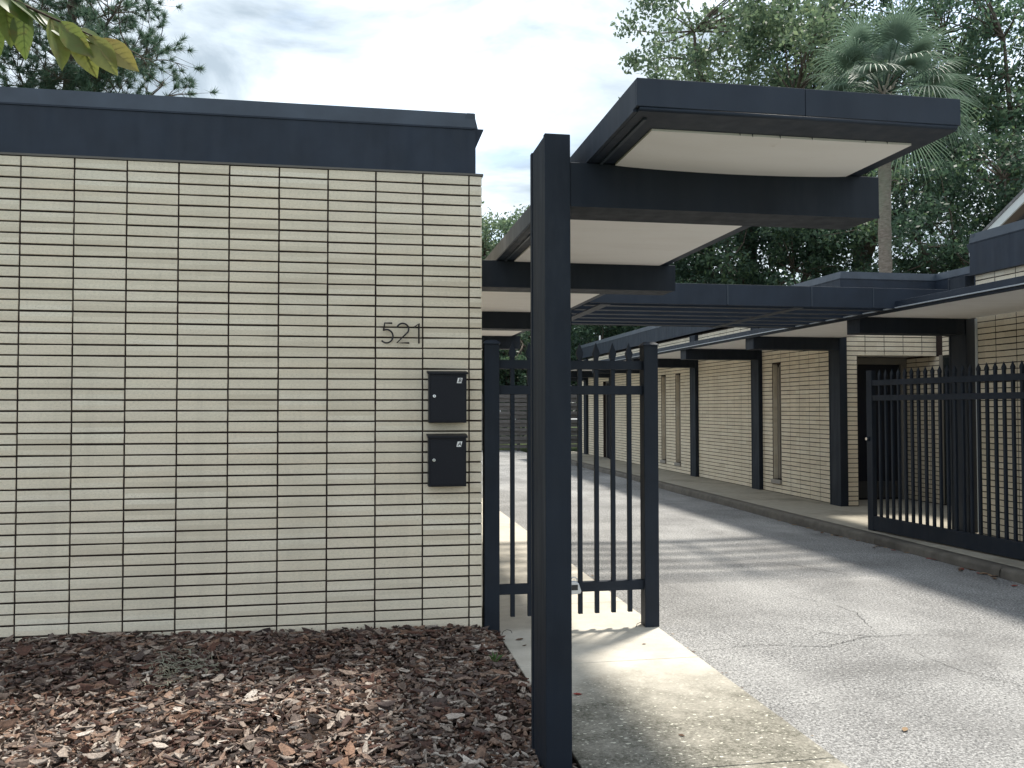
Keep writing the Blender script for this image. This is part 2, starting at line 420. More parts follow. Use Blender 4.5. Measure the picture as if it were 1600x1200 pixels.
# left walk: separate slabs with joints
walk = MB().box(2.95, 4.03, -7.4, 16.5, -.3, ZW - .02).build('walkway', M['kerb_face']); tag(walk, kind='structure')
yj = [-7.4, -5.3, -3.75, -2.23, -.712, .80, 2.32, 3.84, 5.36, 6.9, 8.4, 9.9, 11.4, 12.9, 16.5]
for a, b in zip(yj[:-1], yj[1:]):
    MB().box(2.945, 4.035, a + .003, b - .003, ZW - .018, ZW).build('concrete_slab', M['concrete'], walk, bevel=.004)
# right raised walk with kerb
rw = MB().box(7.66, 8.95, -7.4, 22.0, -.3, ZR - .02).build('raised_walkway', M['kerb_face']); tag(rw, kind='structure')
yk = [-7.4, -4.5, -2.6, -.7, 1.2, 3.1, 5.0, 6.9, 8.8, 10.7, 12.6, 14.5, 16.4, 18.3, 22.0]
for a, b in zip(yk[:-1], yk[1:]):
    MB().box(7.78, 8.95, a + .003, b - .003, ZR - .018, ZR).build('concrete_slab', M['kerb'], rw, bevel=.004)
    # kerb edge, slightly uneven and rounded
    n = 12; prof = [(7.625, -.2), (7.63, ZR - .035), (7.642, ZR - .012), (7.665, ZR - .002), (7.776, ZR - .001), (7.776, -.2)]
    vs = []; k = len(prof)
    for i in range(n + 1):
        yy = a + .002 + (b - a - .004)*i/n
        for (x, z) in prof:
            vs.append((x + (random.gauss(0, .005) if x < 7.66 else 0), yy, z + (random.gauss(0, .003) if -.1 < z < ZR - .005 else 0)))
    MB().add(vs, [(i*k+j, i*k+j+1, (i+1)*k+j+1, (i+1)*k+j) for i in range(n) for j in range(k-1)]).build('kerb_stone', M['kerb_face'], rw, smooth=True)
court = MB().box(8.952, 10.6, 3.0, 7.2, -.3, ZR - .004).build('entrance_floor', M['kerb']); tag(court, kind='structure')
# mulch bed soil with a slight mound
def zbed(x, y):
    z = np.interp(x, [-3, 1.4, 2.2, 2.8, 2.95], [.062, .05, .012, -.022, -.055])
    t = np.clip(-y/2.0, 0, 1)
    z = z*(1 - t) + t*np.minimum(z, np.interp(x, [-3, 2.3, 2.95], [.0, -.02, -.06]))
    return z + .012*np.sin(x*3.1 + y*2.2) + .010*np.sin(y*5.3 - x*1.7)
xs = np.linspace(-3.0, 2.95, 70); ys = np.linspace(-4.6, .02, 60); XX, YY = np.meshgrid(xs, ys)
V = np.stack([XX.ravel(), YY.ravel(), zbed(XX, YY).ravel() - .012], 1); idx = np.arange(70*60).reshape(60, 70)
F = np.stack([idx[:-1, :-1].ravel(), idx[:-1, 1:].ravel(), idx[1:, 1:].ravel(), idx[1:, :-1].ravel()], 1)
bed = tag(link('mulch_bed', np_mesh('mulch_bed', V, F, M['soil'], smooth=True)), kind='structure')
def make_mulch(n, x0, x1, y0, y1, lo, hi, lift, seed, wlo=.22, whi=.55):
    r = np.random.default_rng(seed)
    px = r.uniform(x0, x1, n); py = r.uniform(y0, y1, n)
    ok = px < 2.935 + .02*r.normal(0, 1, n); px = px[ok]; py = py[ok]; n = len(px)
    L = np.exp(r.uniform(np.log(lo), np.log(hi), n)); W = L*r.uniform(wlo, whi, n); T = r.uniform(.0025, .006, n)
    base = np.array([(-1, 0), (-.72, -.72), (-.05, -1), (.68, -.75), (1, -.05), (.75, .68), (.05, 1), (-.7, .74)])      # ragged eight-sided flake
    o = base[None]*(1 + r.normal(0, .15, (n, 8, 2)))
    x = o[..., 0]*L[:, None]/2; y = o[..., 1]*W[:, None]/2
    cur = r.normal(0, .28, n)
    z = cur[:, None]*(x**2/(L[:, None]) - L[:, None]*.08)*2 + r.normal(0, .0018, (n, 8))
    top = np.stack([x, y, z + T[:, None]/2], -1); bot = np.stack([x*.93, y*.93, z - T[:, None]/2], -1)
    P = np.concatenate([top, bot], 1)
    yaw = r.uniform(0, 2*np.pi, n); til = r.normal(0, .19, n); rol = r.normal(0, .22, n)
    cy, sy, ct, st, cr, sr = np.cos(yaw), np.sin(yaw), np.cos(til), np.sin(til), np.cos(rol), np.sin(rol)
    X, Y, Z = P[..., 0], P[..., 1], P[..., 2]
    Y, Z = Y*cr[:, None] - Z*sr[:, None], Y*sr[:, None] + Z*cr[:, None]
    X, Z = X*ct[:, None] + Z*st[:, None], -X*st[:, None] + Z*ct[:, None]
    X, Y = X*cy[:, None] - Y*sy[:, None], X*sy[:, None] + Y*cy[:, None]
    h = zbed(px, py) + r.uniform(-.004, lift, n)
    X = X + px[:, None]; Y = Y + py[:, None]; Z = Z + h[:, None]
    Y = np.minimum(Y, -.002)
    V = np.stack([X, Y, Z], -1).reshape(-1, 3)
    f = np.array([(0, i, i+1) for i in range(1, 7)] + [(8, 8+i+1, 8+i) for i in range(1, 7)] +
                 [q for i in range(8) for q in ((i, 8+i, 8+(i+1) % 8), (i, 8+(i+1) % 8, (i+1) % 8))])
    F = (np.arange(n)[:, None, None]*16 + f[None]).reshape(-1, 3)
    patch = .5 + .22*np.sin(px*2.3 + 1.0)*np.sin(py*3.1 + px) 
    rnd = np.clip(r.beta(1.3, 1.5, n)*.85 + patch*.35 - .02 + (-py - .9)*.08, 0, 1)  # chips darker towards the wall: its shade put into their tone
    return V, F, np.repeat(rnd, 16)
Vs, Fs, As, off = [], [], [], 0
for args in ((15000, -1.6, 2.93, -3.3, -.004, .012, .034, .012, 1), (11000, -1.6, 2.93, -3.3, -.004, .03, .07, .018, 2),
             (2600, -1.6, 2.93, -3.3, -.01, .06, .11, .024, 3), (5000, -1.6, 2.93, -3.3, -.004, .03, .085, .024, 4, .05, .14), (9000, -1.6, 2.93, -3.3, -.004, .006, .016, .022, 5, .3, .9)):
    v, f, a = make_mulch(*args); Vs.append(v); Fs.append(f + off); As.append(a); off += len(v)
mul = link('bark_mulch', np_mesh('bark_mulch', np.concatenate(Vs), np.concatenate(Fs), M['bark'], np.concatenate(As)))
tag(mul, 'brown and grey bark chip mulch covering the bed below the brick wall', 'mulch', kind='stuff')

# ------------------------------------------------------------------ bricks
BL, BH = .3048, .0677
def brick_base(seed):
    r = random.Random(seed); L, H, D, e = (BL - .0105)/2, (BH - .0108)/2, .045, .0022
    j = lambda s: r.gauss(0, s)
    fr = [(-L+e+j(.0006), j(.0005), -H+e+j(.0008)), (L-e+j(.0006), j(.0005), -H+e+j(.0008)), (L-e+j(.0006), j(.0005), H-e+j(.0008)), (-L+e+j(.0006), j(.0005), H-e+j(.0008))]
    mi = [(-L+j(.0006), e, -H+j(.0006)), (L+j(.0006), e, -H+j(.0006)), (L+j(.0006), e, H+j(.0006)), (-L+j(.0006), e, H+j(.0006))]
    bk = [(p[0], D, p[2]) for p in mi]
    return fr + mi + bk
BF = [(0, 1, 2, 3)] + [(i, 4+i, 4+(i+1) % 4, (i+1) % 4) for i in range(4)] + [(4+i, 8+i, 8+(i+1) % 4, 4+(i+1) % 4) for i in range(4)]
BF = [tuple(reversed(f)) if k else f for k, f in enumerate(BF)]
BV = [np.array(brick_base(s)) for s in range(12)]
def bmesh_of(k, sx=1.0):
    v = BV[k].copy(); v[:, 0] *= sx
    return np_mesh('brick', v, np.array(BF), M['brick'])
BM = [bmesh_of(k) for k in range(12)]
def rotm(rz):
    c, s = math.cos(rz), math.sin(rz); return np.array([[c, -s, 0], [s, c, 0], [0, 0, 1]])
def lay(parent, spots, rz, n_single, key):
    """spots: (x, y, z, scale_x); the n_single best by key are objects of their own, the rest one joined part"""
    spots = sorted(spots, key=key); cache = {}
    Rm = rotm(rz); Vs = []; Fs = []; o = 0
    for q, (x, y, z, sx) in enumerate(spots):
        k = random.randrange(12)
        if q < n_single:
            if abs(sx - 1) < 1e-3: me = BM[k]
            else:
                kk = (k % 3, round(sx, 3))
                if kk not in cache: cache[kk] = bmesh_of(k % 3, sx)
                me = cache[kk]
            link('brick', me, parent, (x, y, z + random.gauss(0, .0006)), (random.gauss(0, .006), random.gauss(0, .0022), rz + random.gauss(0, .0022)))
        else:
            v = BV[k].copy(); v[:, 0] *= sx
            a = random.gauss(0, .0022); v[:, 2] += v[:, 0]*a
            Vs.append(v @ Rm.T + np.array([x, y, z])); Fs.append(np.array(BF) + o); o += 12
    if Vs:
        s = link('brick_field', np_mesh('brick_field', np.concatenate(Vs), np.concatenate(Fs), M['brick']), parent)
        s['kind'] = 'stuff'

def roof_edge(name, path, parent, z0=2.985, z1=3.30, z2=3.405, m1='fascia', m2='coping', flare=False):
    """fascia + flared lip + sloped coping along a path of (x, y); outside is to the right of travel"""
    n = len(path)
    def offs(d):
        out = []
        for i, p in enumerate(path):
            p = Vector((p[0], p[1]))
            ns = []
            if i > 0: e = (p - Vector(path[i-1])).normalized(); ns.append(Vector((e.y, -e.x)))
            if i < n-1: e = (Vector(path[i+1]) - p).normalized(); ns.append(Vector((e.y, -e.x)))
            if len(ns) == 1: q = ns[0]
            else:
                q = (ns[0] + ns[1]).normalized(); q = q / max(.2, q.dot(ns[0]))
            out.append(p + q*d)
        return out
    def strip(prof, nm, mm):
        mb = MB(); rows = [[(q.x, q.y, z) for q in offs(d)] for d, z in prof]
        k = len(prof); vs = [rows[j][i] for i in range(n) for j in range(k)]
        mb.add(vs, [(i*k+j, i*k+(j+1) % k, (i+1)*k+(j+1) % k, (i+1)*k+j) for i in range(n-1) for j in range(k)] + [tuple(range(k)), tuple(range((n-1)*k, n*k))])
        return mb.build(nm, mm, parent)
    if flare: strip([(-.004, z0), (-.004, z1 - .13), (.048, z1 - .012), (.052, z1), (-.10, z1), (-.10, z0)], 'fascia', M[m1])
    else: strip([(.012, z0), (.012, z1 - .012), (.018, z1 - .011), (.018, z1), (-.10, z1), (-.10, z0)], 'fascia', M[m1])
    strip([(.012, z1 + .002), (-.014, z2), (-.06, z2), (-.10, z1 + .002)], 'coping', M[m2])

# ------------------------------------------------------------------ brick building on the left
LB = empty('brick_building', (0, 0, -.05), 'cream stack-bond brick building with dark metal roof edge behind the mulch bed', 'building')
at_ = (0, 0, -.05)
lw = sub(MB().box(-3.35, 2.822, .009, .22, -.25, 2.985).build('wall', M['mortar'], LB), at_)
spots = []
for j in range(-3, 44):
    z = (j - .5)*BH + 0*BH
    if j == 43: pass
    for i in range(-11, 10):
        xc = (i + .5)*BL; sx = 1.0
        if i == 9: xc = 9*BL + .0447; sx = .0805/(BL - .0088)
        spots.append((xc, 0, z + BH, sx))
spots = [s for s in spots if s[2] < 2.98]
def keyL(s):   # the pieces that show largest in the picture
    vis = (-.2 < s[0]) and (s[2] > -.02)
    return (0 if vis else 1, -s[3], s[0])
lay(lw, spots, 0, 300, keyL)
# east flank along the walk (seen only from the side)
lf = sub(MB().box(2.60, 2.822, .221, 12.0, -.25, 2.985).build('wall', M['mortar'], LB), at_)
spots = [(2.833, .05 + (i + .5)*BL, (j + .5)*BH, 1.0) for i in range(39) for j in range(-3, 43)]
lay(lf, spots, math.pi/2, 0, lambda s: 0)
sub(MB().box(-3.35, 2.838, -.005, .2, 2.978, 2.991).build('flashing', M['flash'], LB), at_)
roof_edge('roof_edge', [(-3.35, .02), (2.788, .02)], LB)
roof_edge('roof_edge', [(2.793, .024), (2.793, 12.0)], LB, z0=2.987, z1=3.2985, z2=3.403, flare=True)
sub(MB().box(-3.35, 2.70, .10, 12.0, 3.15, 3.32).build('roof', M['roof'], LB), at_)
for o in LB.children:
    if o.name.startswith(('fascia', 'coping')): sub(o, at_)

# house number 5 2 1
def stroke(name, pts, r, origin, label):
    mb = MB(); P = [(p[0], 0, p[1]) for p in pts]; mb.tube(P, r, 8)
    o = mb.build(name, M['digit'], None, smooth=True, loc=origin)
    return tag(o, label, 'house number')
def arc(cx, cz, r, a0, a1, n=18, sx=1.0):
    return [(cx + sx*r*math.cos(R(a0 + (a1-a0)*i/n)), cz + r*math.sin(R(a0 + (a1-a0)*i/n))) for i in range(n+1)]
five = [(.072, .130), (.024, .130), (.016, .080)] + arc(.036, .045, .043, 118, -140, 26, .95)
two = arc(.040, .092, .038, 165, -28, 20) + [(.002, .003), (.082, .003)]
one = [(.004, .105), (.034, .130), (.034, .0)]
yN = -.022
d5 = stroke('house_number_digit', five, .0056, (2.168, yN, 1.857), 'slim black metal digit 5 on the brick wall, left of the digit 2')
d2 = stroke('house_number_digit', two, .0056, (2.268, yN, 1.857), 'slim black metal digit 2 between the digits 5 and 1 on the brick wall')
d1 = stroke('house_number_digit', one, .0056, (2.378, yN, 1.857), 'slim black metal digit 1 beside the digit 2 on the brick wall')
for o, pins in ((d5, ((.020, .1), (.07, .03))), (d2, ((.05, .128), (.04, .003))), (d1, ((.034, .11), (.034, .02)))):
    for px, pz in pins: MB().cyl((px, 0, pz), 'y', .003, .0222, 6).build('stud', M['digit'], o)

# mailboxes
def text_mesh(ch, size, shear):
    cu = bpy.data.curves.new('txt', 'FONT'); cu.body = ch; cu.size = size; cu.shear = shear; cu.align_x = 'CENTER'; cu.align_y = 'CENTER'; cu.offset = size*.018; cu.extrude = .0004
    ob = bpy.data.objects.new('txt', cu); col.objects.link(ob); bpy.context.view_layer.update()
    me = bpy.data.meshes.new_from_object(ob.evaluated_get(bpy.context.evaluated_depsgraph_get()))
    bpy.data.objects.remove(ob); me.materials.clear(); me.materials.append(M['ink']); return me
def mailbox(x0, z0, ch, label):
    W, H, D = .252, .335, .09
    b = empty('mailbox', (x0, 0, z0), label, 'mailbox')
    MB().box(.004, W - .004, -D, -.003, 0, H - .012).build('body', M['box_black'], b, bevel=.004)
    MB().prism([(-D - .016, H - .022), (-D - .016, H - .008), (-.003, H + .004), (-.003, H - .011), (-D - .004, H - .011), (-D - .004, H - .022)], 'x', -.004, W + .004).build('lid', M['box_black'], b, bevel=.002)
    d = MB().box(.016, W - .016, -D - .006, -D - .0005, .012, H - .036).build('door', M['box_black'], b, bevel=.002)
    lk = MB().cyl((.038, -D - .0185, .172), 'y', .0105, .013, 18).build('lock', M['chrome'], b, bevel=.0015)
    MB().box(.0365, .0395, -D - .0192, -D - .0186, .167, .177).build('keyhole', M['hole'], lk)
    sx, sz = W - .05, H - .062
    s = MB().prism([(sx - .019, sz - .017), (sx + .011, sz - .017), (sx + .019, sz + .017), (sx - .011, sz + .017)], 'y', -D - .0075, -D - .0062).build('sticker', M['sticker'], b)
    link('letter', text_mesh(ch, .034, .25), s, (sx, -D - .0080, sz), (R(90), 0, 0))
    return b
mailbox(2.468, 1.342, 'B', 'black wall mailbox with a white letter B sticker, above the other mailbox')
mailbox(2.466, .932, 'A', 'black wall mailbox with a white letter A sticker, below the other mailbox')

# ------------------------------------------------------------------ steel canopy over the left walk
def h_post(parent, x0, y0, z0, z1, w=.108, d=.31, at=(0, 0, 0)):
    p = MB().box(x0 + .005, x0 + w - .005, y0 + .03, y0 + d - .03, z0, z1 - .002).build('post', M['steel'], parent)
    p.location = -Vector(at)
    for a, b in ((y0, y0 + .03), (y0 + d - .03, y0 + d)):
        MB().box(x0, x0 + w, a, b, z0, z1).build('flange', M['steel'], p, bevel=.003)
    return p
LC_at = (2.83, -2.0, ZW)
LC = empty('walkway_canopy', LC_at, 'flat dark steel canopy with white soffit on a tall post over the left walk', 'canopy')
h_post(LC, 2.780, -2.213, -.12, 2.566, at=LC_at)
YE = 9.4
beamY = [-2.205, .20, 3.28, 6.3]
def add(mb, name, m, par=LC, at=LC_at, bevel=0, smooth=False):
    o = mb.build(name, m, par, bevel=bevel, smooth=smooth); o.location = -Vector(at); return o
for k, by in enumerate(beamY):
    x0 = 2.889 if k == 0 else 2.8335
    o = add(MB().box(x0, 4.288 if k == 0 else 4.25, by, by + .262, 2.272, 2.453), 'beam', M['steel'], bevel=.003)
    MB().box(x0 + .002, (4.286 if k == 0 else 4.248), by - .004, by - .0005, 2.268, 2.282).build('lip', M['steel'], o)
CX0, CX1, CY0, CZ0, CZ1 = 2.965, 4.200, -2.852, 2.456, 2.566
add(MB().box(CX0 + .012, CX1 - .012, CY0 + .012, YE, CZ0, CZ1 - .012), 'roof', M['fascia'])
# fascia boards around it, in lengths, with a rolled drip edge below
def fboard(x0, x1, y0, y1, par=LC, at=LC_at, z0=CZ0 + .012, z1=CZ1, m='fascia'):
    return add(MB().box(x0, x1, y0, y1, z0, z1), 'fascia', M[m], par, at, bevel=.002)
fboard(CX0, 3.585, CY0, CY0 + .0115); fboard(3.587, CX1, CY0 + .0008, CY0 + .0115)
ys_ = [CY0 + .0117, -1.25, .55, 3.4, 6.4, YE]
for a, b in zip(ys_[:-1], ys_[1:]):
    fboard(CX0, CX0 + .0115, a + .001, b - .001, m='coping' if a > -2 else 'fascia'); fboard(CX1 - .0115, CX1, a + .001, b - .001)
add(MB().tube([(CX0 + .012, CY0 + .010, CZ0 + .006), (CX1 - .012, CY0 + .010, CZ0 + .006)], .0085, 8), 'drip_edge', M['fascia'], smooth=True)
add(MB().box(CX0 - .004, CX0 + .011, CY0 + .03, YE, CZ0 + .001, CZ0 + .0105), 'drip_edge', M['fascia'])
add(MB().box(CX1 - .011, CX1 + .004, CY0 + .03, YE, CZ0 + .001, CZ0 + .0105), 'drip_edge', M['fascia'])
add(MB().box(CX0 + .05, CX0 + .062, CY0 + .08, 1.0, CZ0 - .008, CZ0 - .0005), 'trim_bead', M['coping'])
def soffit(par, at, x0, x1, y0, y1, z, sag, name='soffit_panel', nx=24, ny=8, far=0.0):
    xs = np.linspace(x0, x1, nx); ys = np.linspace(y0, y1, ny); X, Y = np.meshgrid(xs, ys)
    u = (X - x0)/(x1 - x0); v = (Y - y0)/(y1 - y0)
    Z = z - sag*np.sin(np.pi*u)**.8*np.sin(np.pi*np.clip(v, 0, 1)) - far*np.sin(np.pi*u)**.7*v
    V = np.concatenate([np.stack([X.ravel(), Y.ravel(), Z.ravel()], 1), np.stack([X.ravel(), Y.ravel(), Z.ravel() + .008], 1)])
    idx = np.arange(nx*ny).reshape(ny, nx); n = nx*ny
    F = np.stack([idx[:-1, :-1].ravel(), idx[1:, :-1].ravel(), idx[1:, 1:].ravel(), idx[:-1, 1:].ravel()], 1)
    Ft = F[:, ::-1] + n
    bd = list(idx[0]) + list(idx[1:, -1]) + list(idx[-1, -2::-1]) + list(idx[-2:0:-1, 0])
    side = np.array([(bd[i], bd[(i+1) % len(bd)], bd[(i+1) % len(bd)] + n, bd[i] + n) for i in range(len(bd))])
    o = link(name, np_mesh(name, V, np.concatenate([F, Ft, side]), M['soffit'], smooth=False), par, -Vector(at)); return o
soffit(LC, LC_at, 3.082, 4.128, -2.665, -2.207, 2.447, .004, far=.014)
bays = [(-1.941, .197), (.464, 3.277), (3.544, 6.297), (6.564, YE - .12)]
for a, b in bays:
    mids = [a] + [a + (b - a)*f for f in ((.5,) if b - a < 2.4 else (.36, .68))] + [b]
    for p, q in zip(mids[:-1], mids[1:]):
        soffit(LC, LC_at, 3.082, 4.128, p + .001, q - .001, 2.447, .006, ny=6)
# flaking paint shreds under the front border
for xx in (3.42, 3.47, 3.58, 3.71, 3.93, 4.02):
    add(MB().add([(xx, -2.668, 2.4555), (xx + .006, -2.668, 2.4555), (xx + .003, -2.672, 2.4555 - random.uniform(.008, .02))], [(0, 1, 2)]), 'paint_flake', M['weathered'])
# ------------------------------------------------------------------ canopy that crosses the driveway
PC_at = (5.8, 3.4, ZA)
PC = empty('driveway_pergola', PC_at, 'dark open-joisted pergola bridging across the driveway between the two canopies', 'pergola')
def pc(mb, name, m, bevel=0): return add(mb, name, m, PC, PC_at, bevel)
pc(MB().box(4.215, 8.05, 4.602, 4.625, 2.452, 2.648), 'fascia', M['fascia'], .002)
xs_ = [4.215, 5.62, 6.52, 7.2, 8.05]
for a, b in zip(xs_[:-1], xs_[1:]):
    pc(MB().box(a + .001, b - .001, 2.395 + random.uniform(0, .002), 2.418, 2.452, 2.660), 'fascia', M['fascia'], .002)
for xx in xs_[1:-1]:
    pc(MB().box(xx - .006, xx + .006, 2.391, 2.3945, 2.46, 2.655), 'joint_cover', M['coping'])
for yy in (2.60, 2.98, 3.36, 3.74, 4.12, 4.46):
    o = pc(MB().box(4.215, 7.90, yy, yy + .06, 2.458, 2.628), 'joist', M['fascia'], .002)
    MB().box(4.216, 7.899, yy - .012, yy + .072, 2.450, 2.4575).build('flange', M['weathered'], o)
for xx in (4.33, 6.35):
    pc(MB().box(xx, xx + .10, 2.43, 4.59, 2.440, 2.4495), 'cross_strap', M['weathered'])

# ------------------------------------------------------------------ picket gate panels
def spear(w, h):
    mb = MB(); a = w*.80
    mb.add([(-w/2, -w/2, 0), (w/2, -w/2, 0), (w/2, w/2, 0), (-w/2, w/2, 0),
            (-a, -w*.42, h*.30), (a, -w*.42, h*.30), (a, w*.42, h*.30), (-a, w*.42, h*.30), (0, 0, h)],
           [(3, 2, 1, 0), (0, 1, 5, 4), (1, 2, 6, 5), (2, 3, 7, 6), (3, 0, 4, 7), (4, 5, 8), (5, 6, 8), (6, 7, 8), (7, 4, 8)])
    return mb.mesh('spear_tip', M['steel'])
def picket_mesh(w, z0, z1):
    return MB().box(-w/2, w/2, -w/2, w/2, z0, z1).mesh('picket', M['steel'])
GL_at = (3.45, .05, ZW)
GL = empty('picket_fence', GL_at, 'black spear-topped picket panel between two capped posts beside the brick wall', 'fence')
def gl(mb, name, m, bevel=0): return add(mb, name, m, GL, GL_at, bevel)
for x0, x1 in ((2.846, 2.946), (3.945, 4.045)):
    p = gl(MB().box(x0, x1, 0.0, .10, -.09 if x0 < 3 else ZW, 1.862), 'post', M['steel'], .004)
    c = ((x0 + x1)/2, .05); e = .056
    MB().add([(c[0]-e, c[1]-e, 1.863), (c[0]+e, c[1]-e, 1.863), (c[0]+e, c[1]+e, 1.863), (c[0]-e, c[1]+e, 1.863),
              (c[0]-e, c[1]-e, 1.870), (c[0]+e, c[1]-e, 1.870), (c[0]+e, c[1]+e, 1.870), (c[0]-e, c[1]+e, 1.870),
              (c[0]-.03, c[1]-.03, 1.890), (c[0]+.03, c[1]-.03, 1.890), (c[0]+.03, c[1]+.03, 1.890), (c[0]-.03, c[1]+.03, 1.890)],
             [(3, 2, 1, 0), (0, 1, 5, 4), (1, 2, 6, 5), (2, 3, 7, 6), (3, 0, 4, 7), (4, 5, 9, 8), (5, 6, 10, 9), (6, 7, 11, 10), (7, 4, 8, 11), (8, 9, 10, 11)]).build('cap', M['fascia'], p)
for z0, z1 in ((1.698, 1.758), (1.527, 1.588), (.200, .266)):
    gl(MB().box(2.9465, 3.9445, .030, .070, z0, z1), 'rail', M['steel'], .003)
pm, sm = picket_mesh(.028, .052, 1.775), spear(.031, .108)
for i in range(8):
    x = 3.040 + i*.1160
    p = link('picket', pm, GL, (x - GL_at[0], .05 - GL_at[1], -GL_at[2])); link('spear_tip', sm, p, (0, 0, 1.7755))
# steel lock box hanging from the bottom rail
lb = empty('lock_box', (3.452, .02, .19), 'small silver lock box hung on the bottom rail of the picket panel', 'lock')
o = MB().prism([(-.032, 0), (.040, .005), (.048, .020), (.030, .075), (.010, .088), (-.030, .088)], 'y', -.022, .008).build('body', M['silver'], lb, bevel=.004)
MB().box(-.02, .022, -.0245, -.0225, .03, .066).build('dial_cover', M['hole'], o)
MB().tube([(-.022, 0, .08), (-.022, 0, .10), (-.008, .0, .112), (.008, .0, .112), (.022, 0, .10), (.022, 0, .07)], .004, 8).build('shackle', M['chrome'], lb, smooth=True)

# sliding gate at the right, standing open along the raised walk
ga, gb = Vector((7.86, 3.55, 0)), Vector((8.06, 1.42, 0))
gdir = (gb - ga).normalized(); gang = math.atan2(gdir.y, gdir.x)
GR = empty('sliding_gate', (7.86, 3.55, ZR), 'black spear-topped sliding driveway gate standing open along the raised walk', 'gate', rz=gang)
def gr(mb, name, m, bevel=0): return mb.build(name, m, GR, bevel=bevel)
dz = -ZR; GLEN = 4.6
gr(MB().box(.0, .095, -.03, .03, .004, 1.865 + dz), 'end_post', M['steel'], .004)
gr(MB().box(GLEN - .095, GLEN, -.03, .03, .004, 1.865 + dz), 'end_post', M['steel'], .004)
gr(MB().box(.0955, GLEN - .0955, -.028, .028, .012, .192 + dz), 'bottom_bar', M['steel'], .004)
for z0, z1 in ((1.688, 1.752), (1.515, 1.578)):
    gr(MB().box(.0955, GLEN - .0955, -.024, .024, z0 + dz, z1 + dz), 'rail', M['steel'], .003)
pm2, sm2 = picket_mesh(.026, .193 + dz, 1.79 + dz), spear(.027, .085)
for i in range(43):
    p = link('picket', pm2, GR, (.198 + i*.1030, 0, 0)); link('spear_tip', sm2, p, (0, 0, 1.7905 + dz))
o = gr(MB().cyl((.03, .0305, 1.075 + dz), 'y', .03, .012, 18), 'latch', M['steel'])
o2 = gr(MB().cyl((.03, -.0435, 1.075 + dz), 'y', .028, .013, 18), 'latch_plate', M['steel'])
MB().cyl((.03, -.062, 1.075 + dz), 'y', .018, .018, 16).build('keeper', M['chrome'], o2, bevel=.003)

# ------------------------------------------------------------------ long brick building on the right
RB_at = (9.5, 10, ZR)
RB = empty('brick_building', RB_at, 'long low cream brick building with dark roof edge beyond the driveway', 'building')
def rb(mb, name, m, bevel=0, par=None):
    o = mb.build(name, m, par or RB, bevel=bevel)
    if par is None: o.location = -Vector(RB_at)
    return o
XF = 8.90; Y1 = 5.83; XR = 10.41
ROWS = 43
def zrow(j): return ZR + .004 + (j + .5)*BH
zt = 2.955
# far facade: openings as (y0, y1, z0, z1)
yF = lambda i: Y1 + .045 + (i + .5)*BL       # centre of stack i
slots = [6, 21, 24]                            # stacks left out for slot windows
door_i = (38, 39, 40)
NF = 49
core = MB()
yc = [Y1 + .05]
open_iv = [(yF(s) - BL/2, yF(s) + BL/2, .24, 2.17) for s in slots] + [(yF(38) - BL/2, yF(40) + BL/2, 0, 2.21)]
prev = Y1 + .03
mb = MB()
for y0, y1, z0, z1 in open_iv:
    mb.box(XF + .0045, XF + .25, prev, y0, -.2, zt)
    mb.box(XF + .0045, XF + .25, y0 + .0005, y1 - .0005, z1, zt)
    if z0 > 0: mb.box(XF + .0045, XF + .25, y0 + .0005, y1 - .0005, -.2, z0)
    prev = y1
mb.box(XF + .0045, XF + .25, prev, Y1 + .045 + NF*BL, -.2, zt)
fw = rb(mb, 'wall', M['mortar'])
spots = []
for i in range(NF):
    for j in range(ROWS):
        z = zrow(j)
        if z > zt - .02: continue
        if i in slots and .24 < z < 2.17: continue
        if i in door_i and z < 2.21: continue
        spots.append((XF, yF(i), z, 1.0))
# pieces of the entrance front and the near block first
near = []
lay(fw, spots, -math.pi/2, 170, lambda s: s[1] + (0 if s[2] < 2.3 else 40))
# brick returns and windows in the slots
for s in slots:
    y0, y1 = yF(s) - BL/2, yF(s) + BL/2
    w = rb(MB().box(XF + .10, XF + .13, y0 + .004, y1 - .004, .245, 2.165), 'window', M['slot_panel'])
    MB().box(XF + .014, XF + .0845, y1 - .012, y1 - .001, .242, 2.168).build('jamb', M['brick'], w)
    for a, b in ((y0 + .002, y0 + .03), (y1 - .09, y1 - .013)):
        MB().box(XF + .085, XF + .099, a, b, .25, 2.16).build('frame', M['winframe'], w)
    MB().box(XF + .085, XF + .099, y0 + .031, y1 - .031, 2.12, 2.16).build('frame', M['winframe'], w)
    MB().box(XF - .035, XF + .10, y0 - .01, y1 + .01, .175, .240).build('sill', M['sill'], w)
y0, y1 = yF(38) - BL/2, yF(40) + BL/2
d = rb(MB().box(XF + .10, XF + .14, y0 + .05, y1 - .05, ZR + .01, 2.15), 'door', M['door'])
MB().box(XF + .08, XF + .15, y0 + .002, y0 + .049, ZR, 2.205).build('frame', M['frame'], d)
MB().box(XF + .08, XF + .15, y1 - .049, y1 - .002, ZR, 2.205).build('frame', M['frame'], d)
MB().box(XF + .08, XF + .15, y0 + .05, y1 - .05, 2.152, 2.205).build('frame', M['frame'], d)
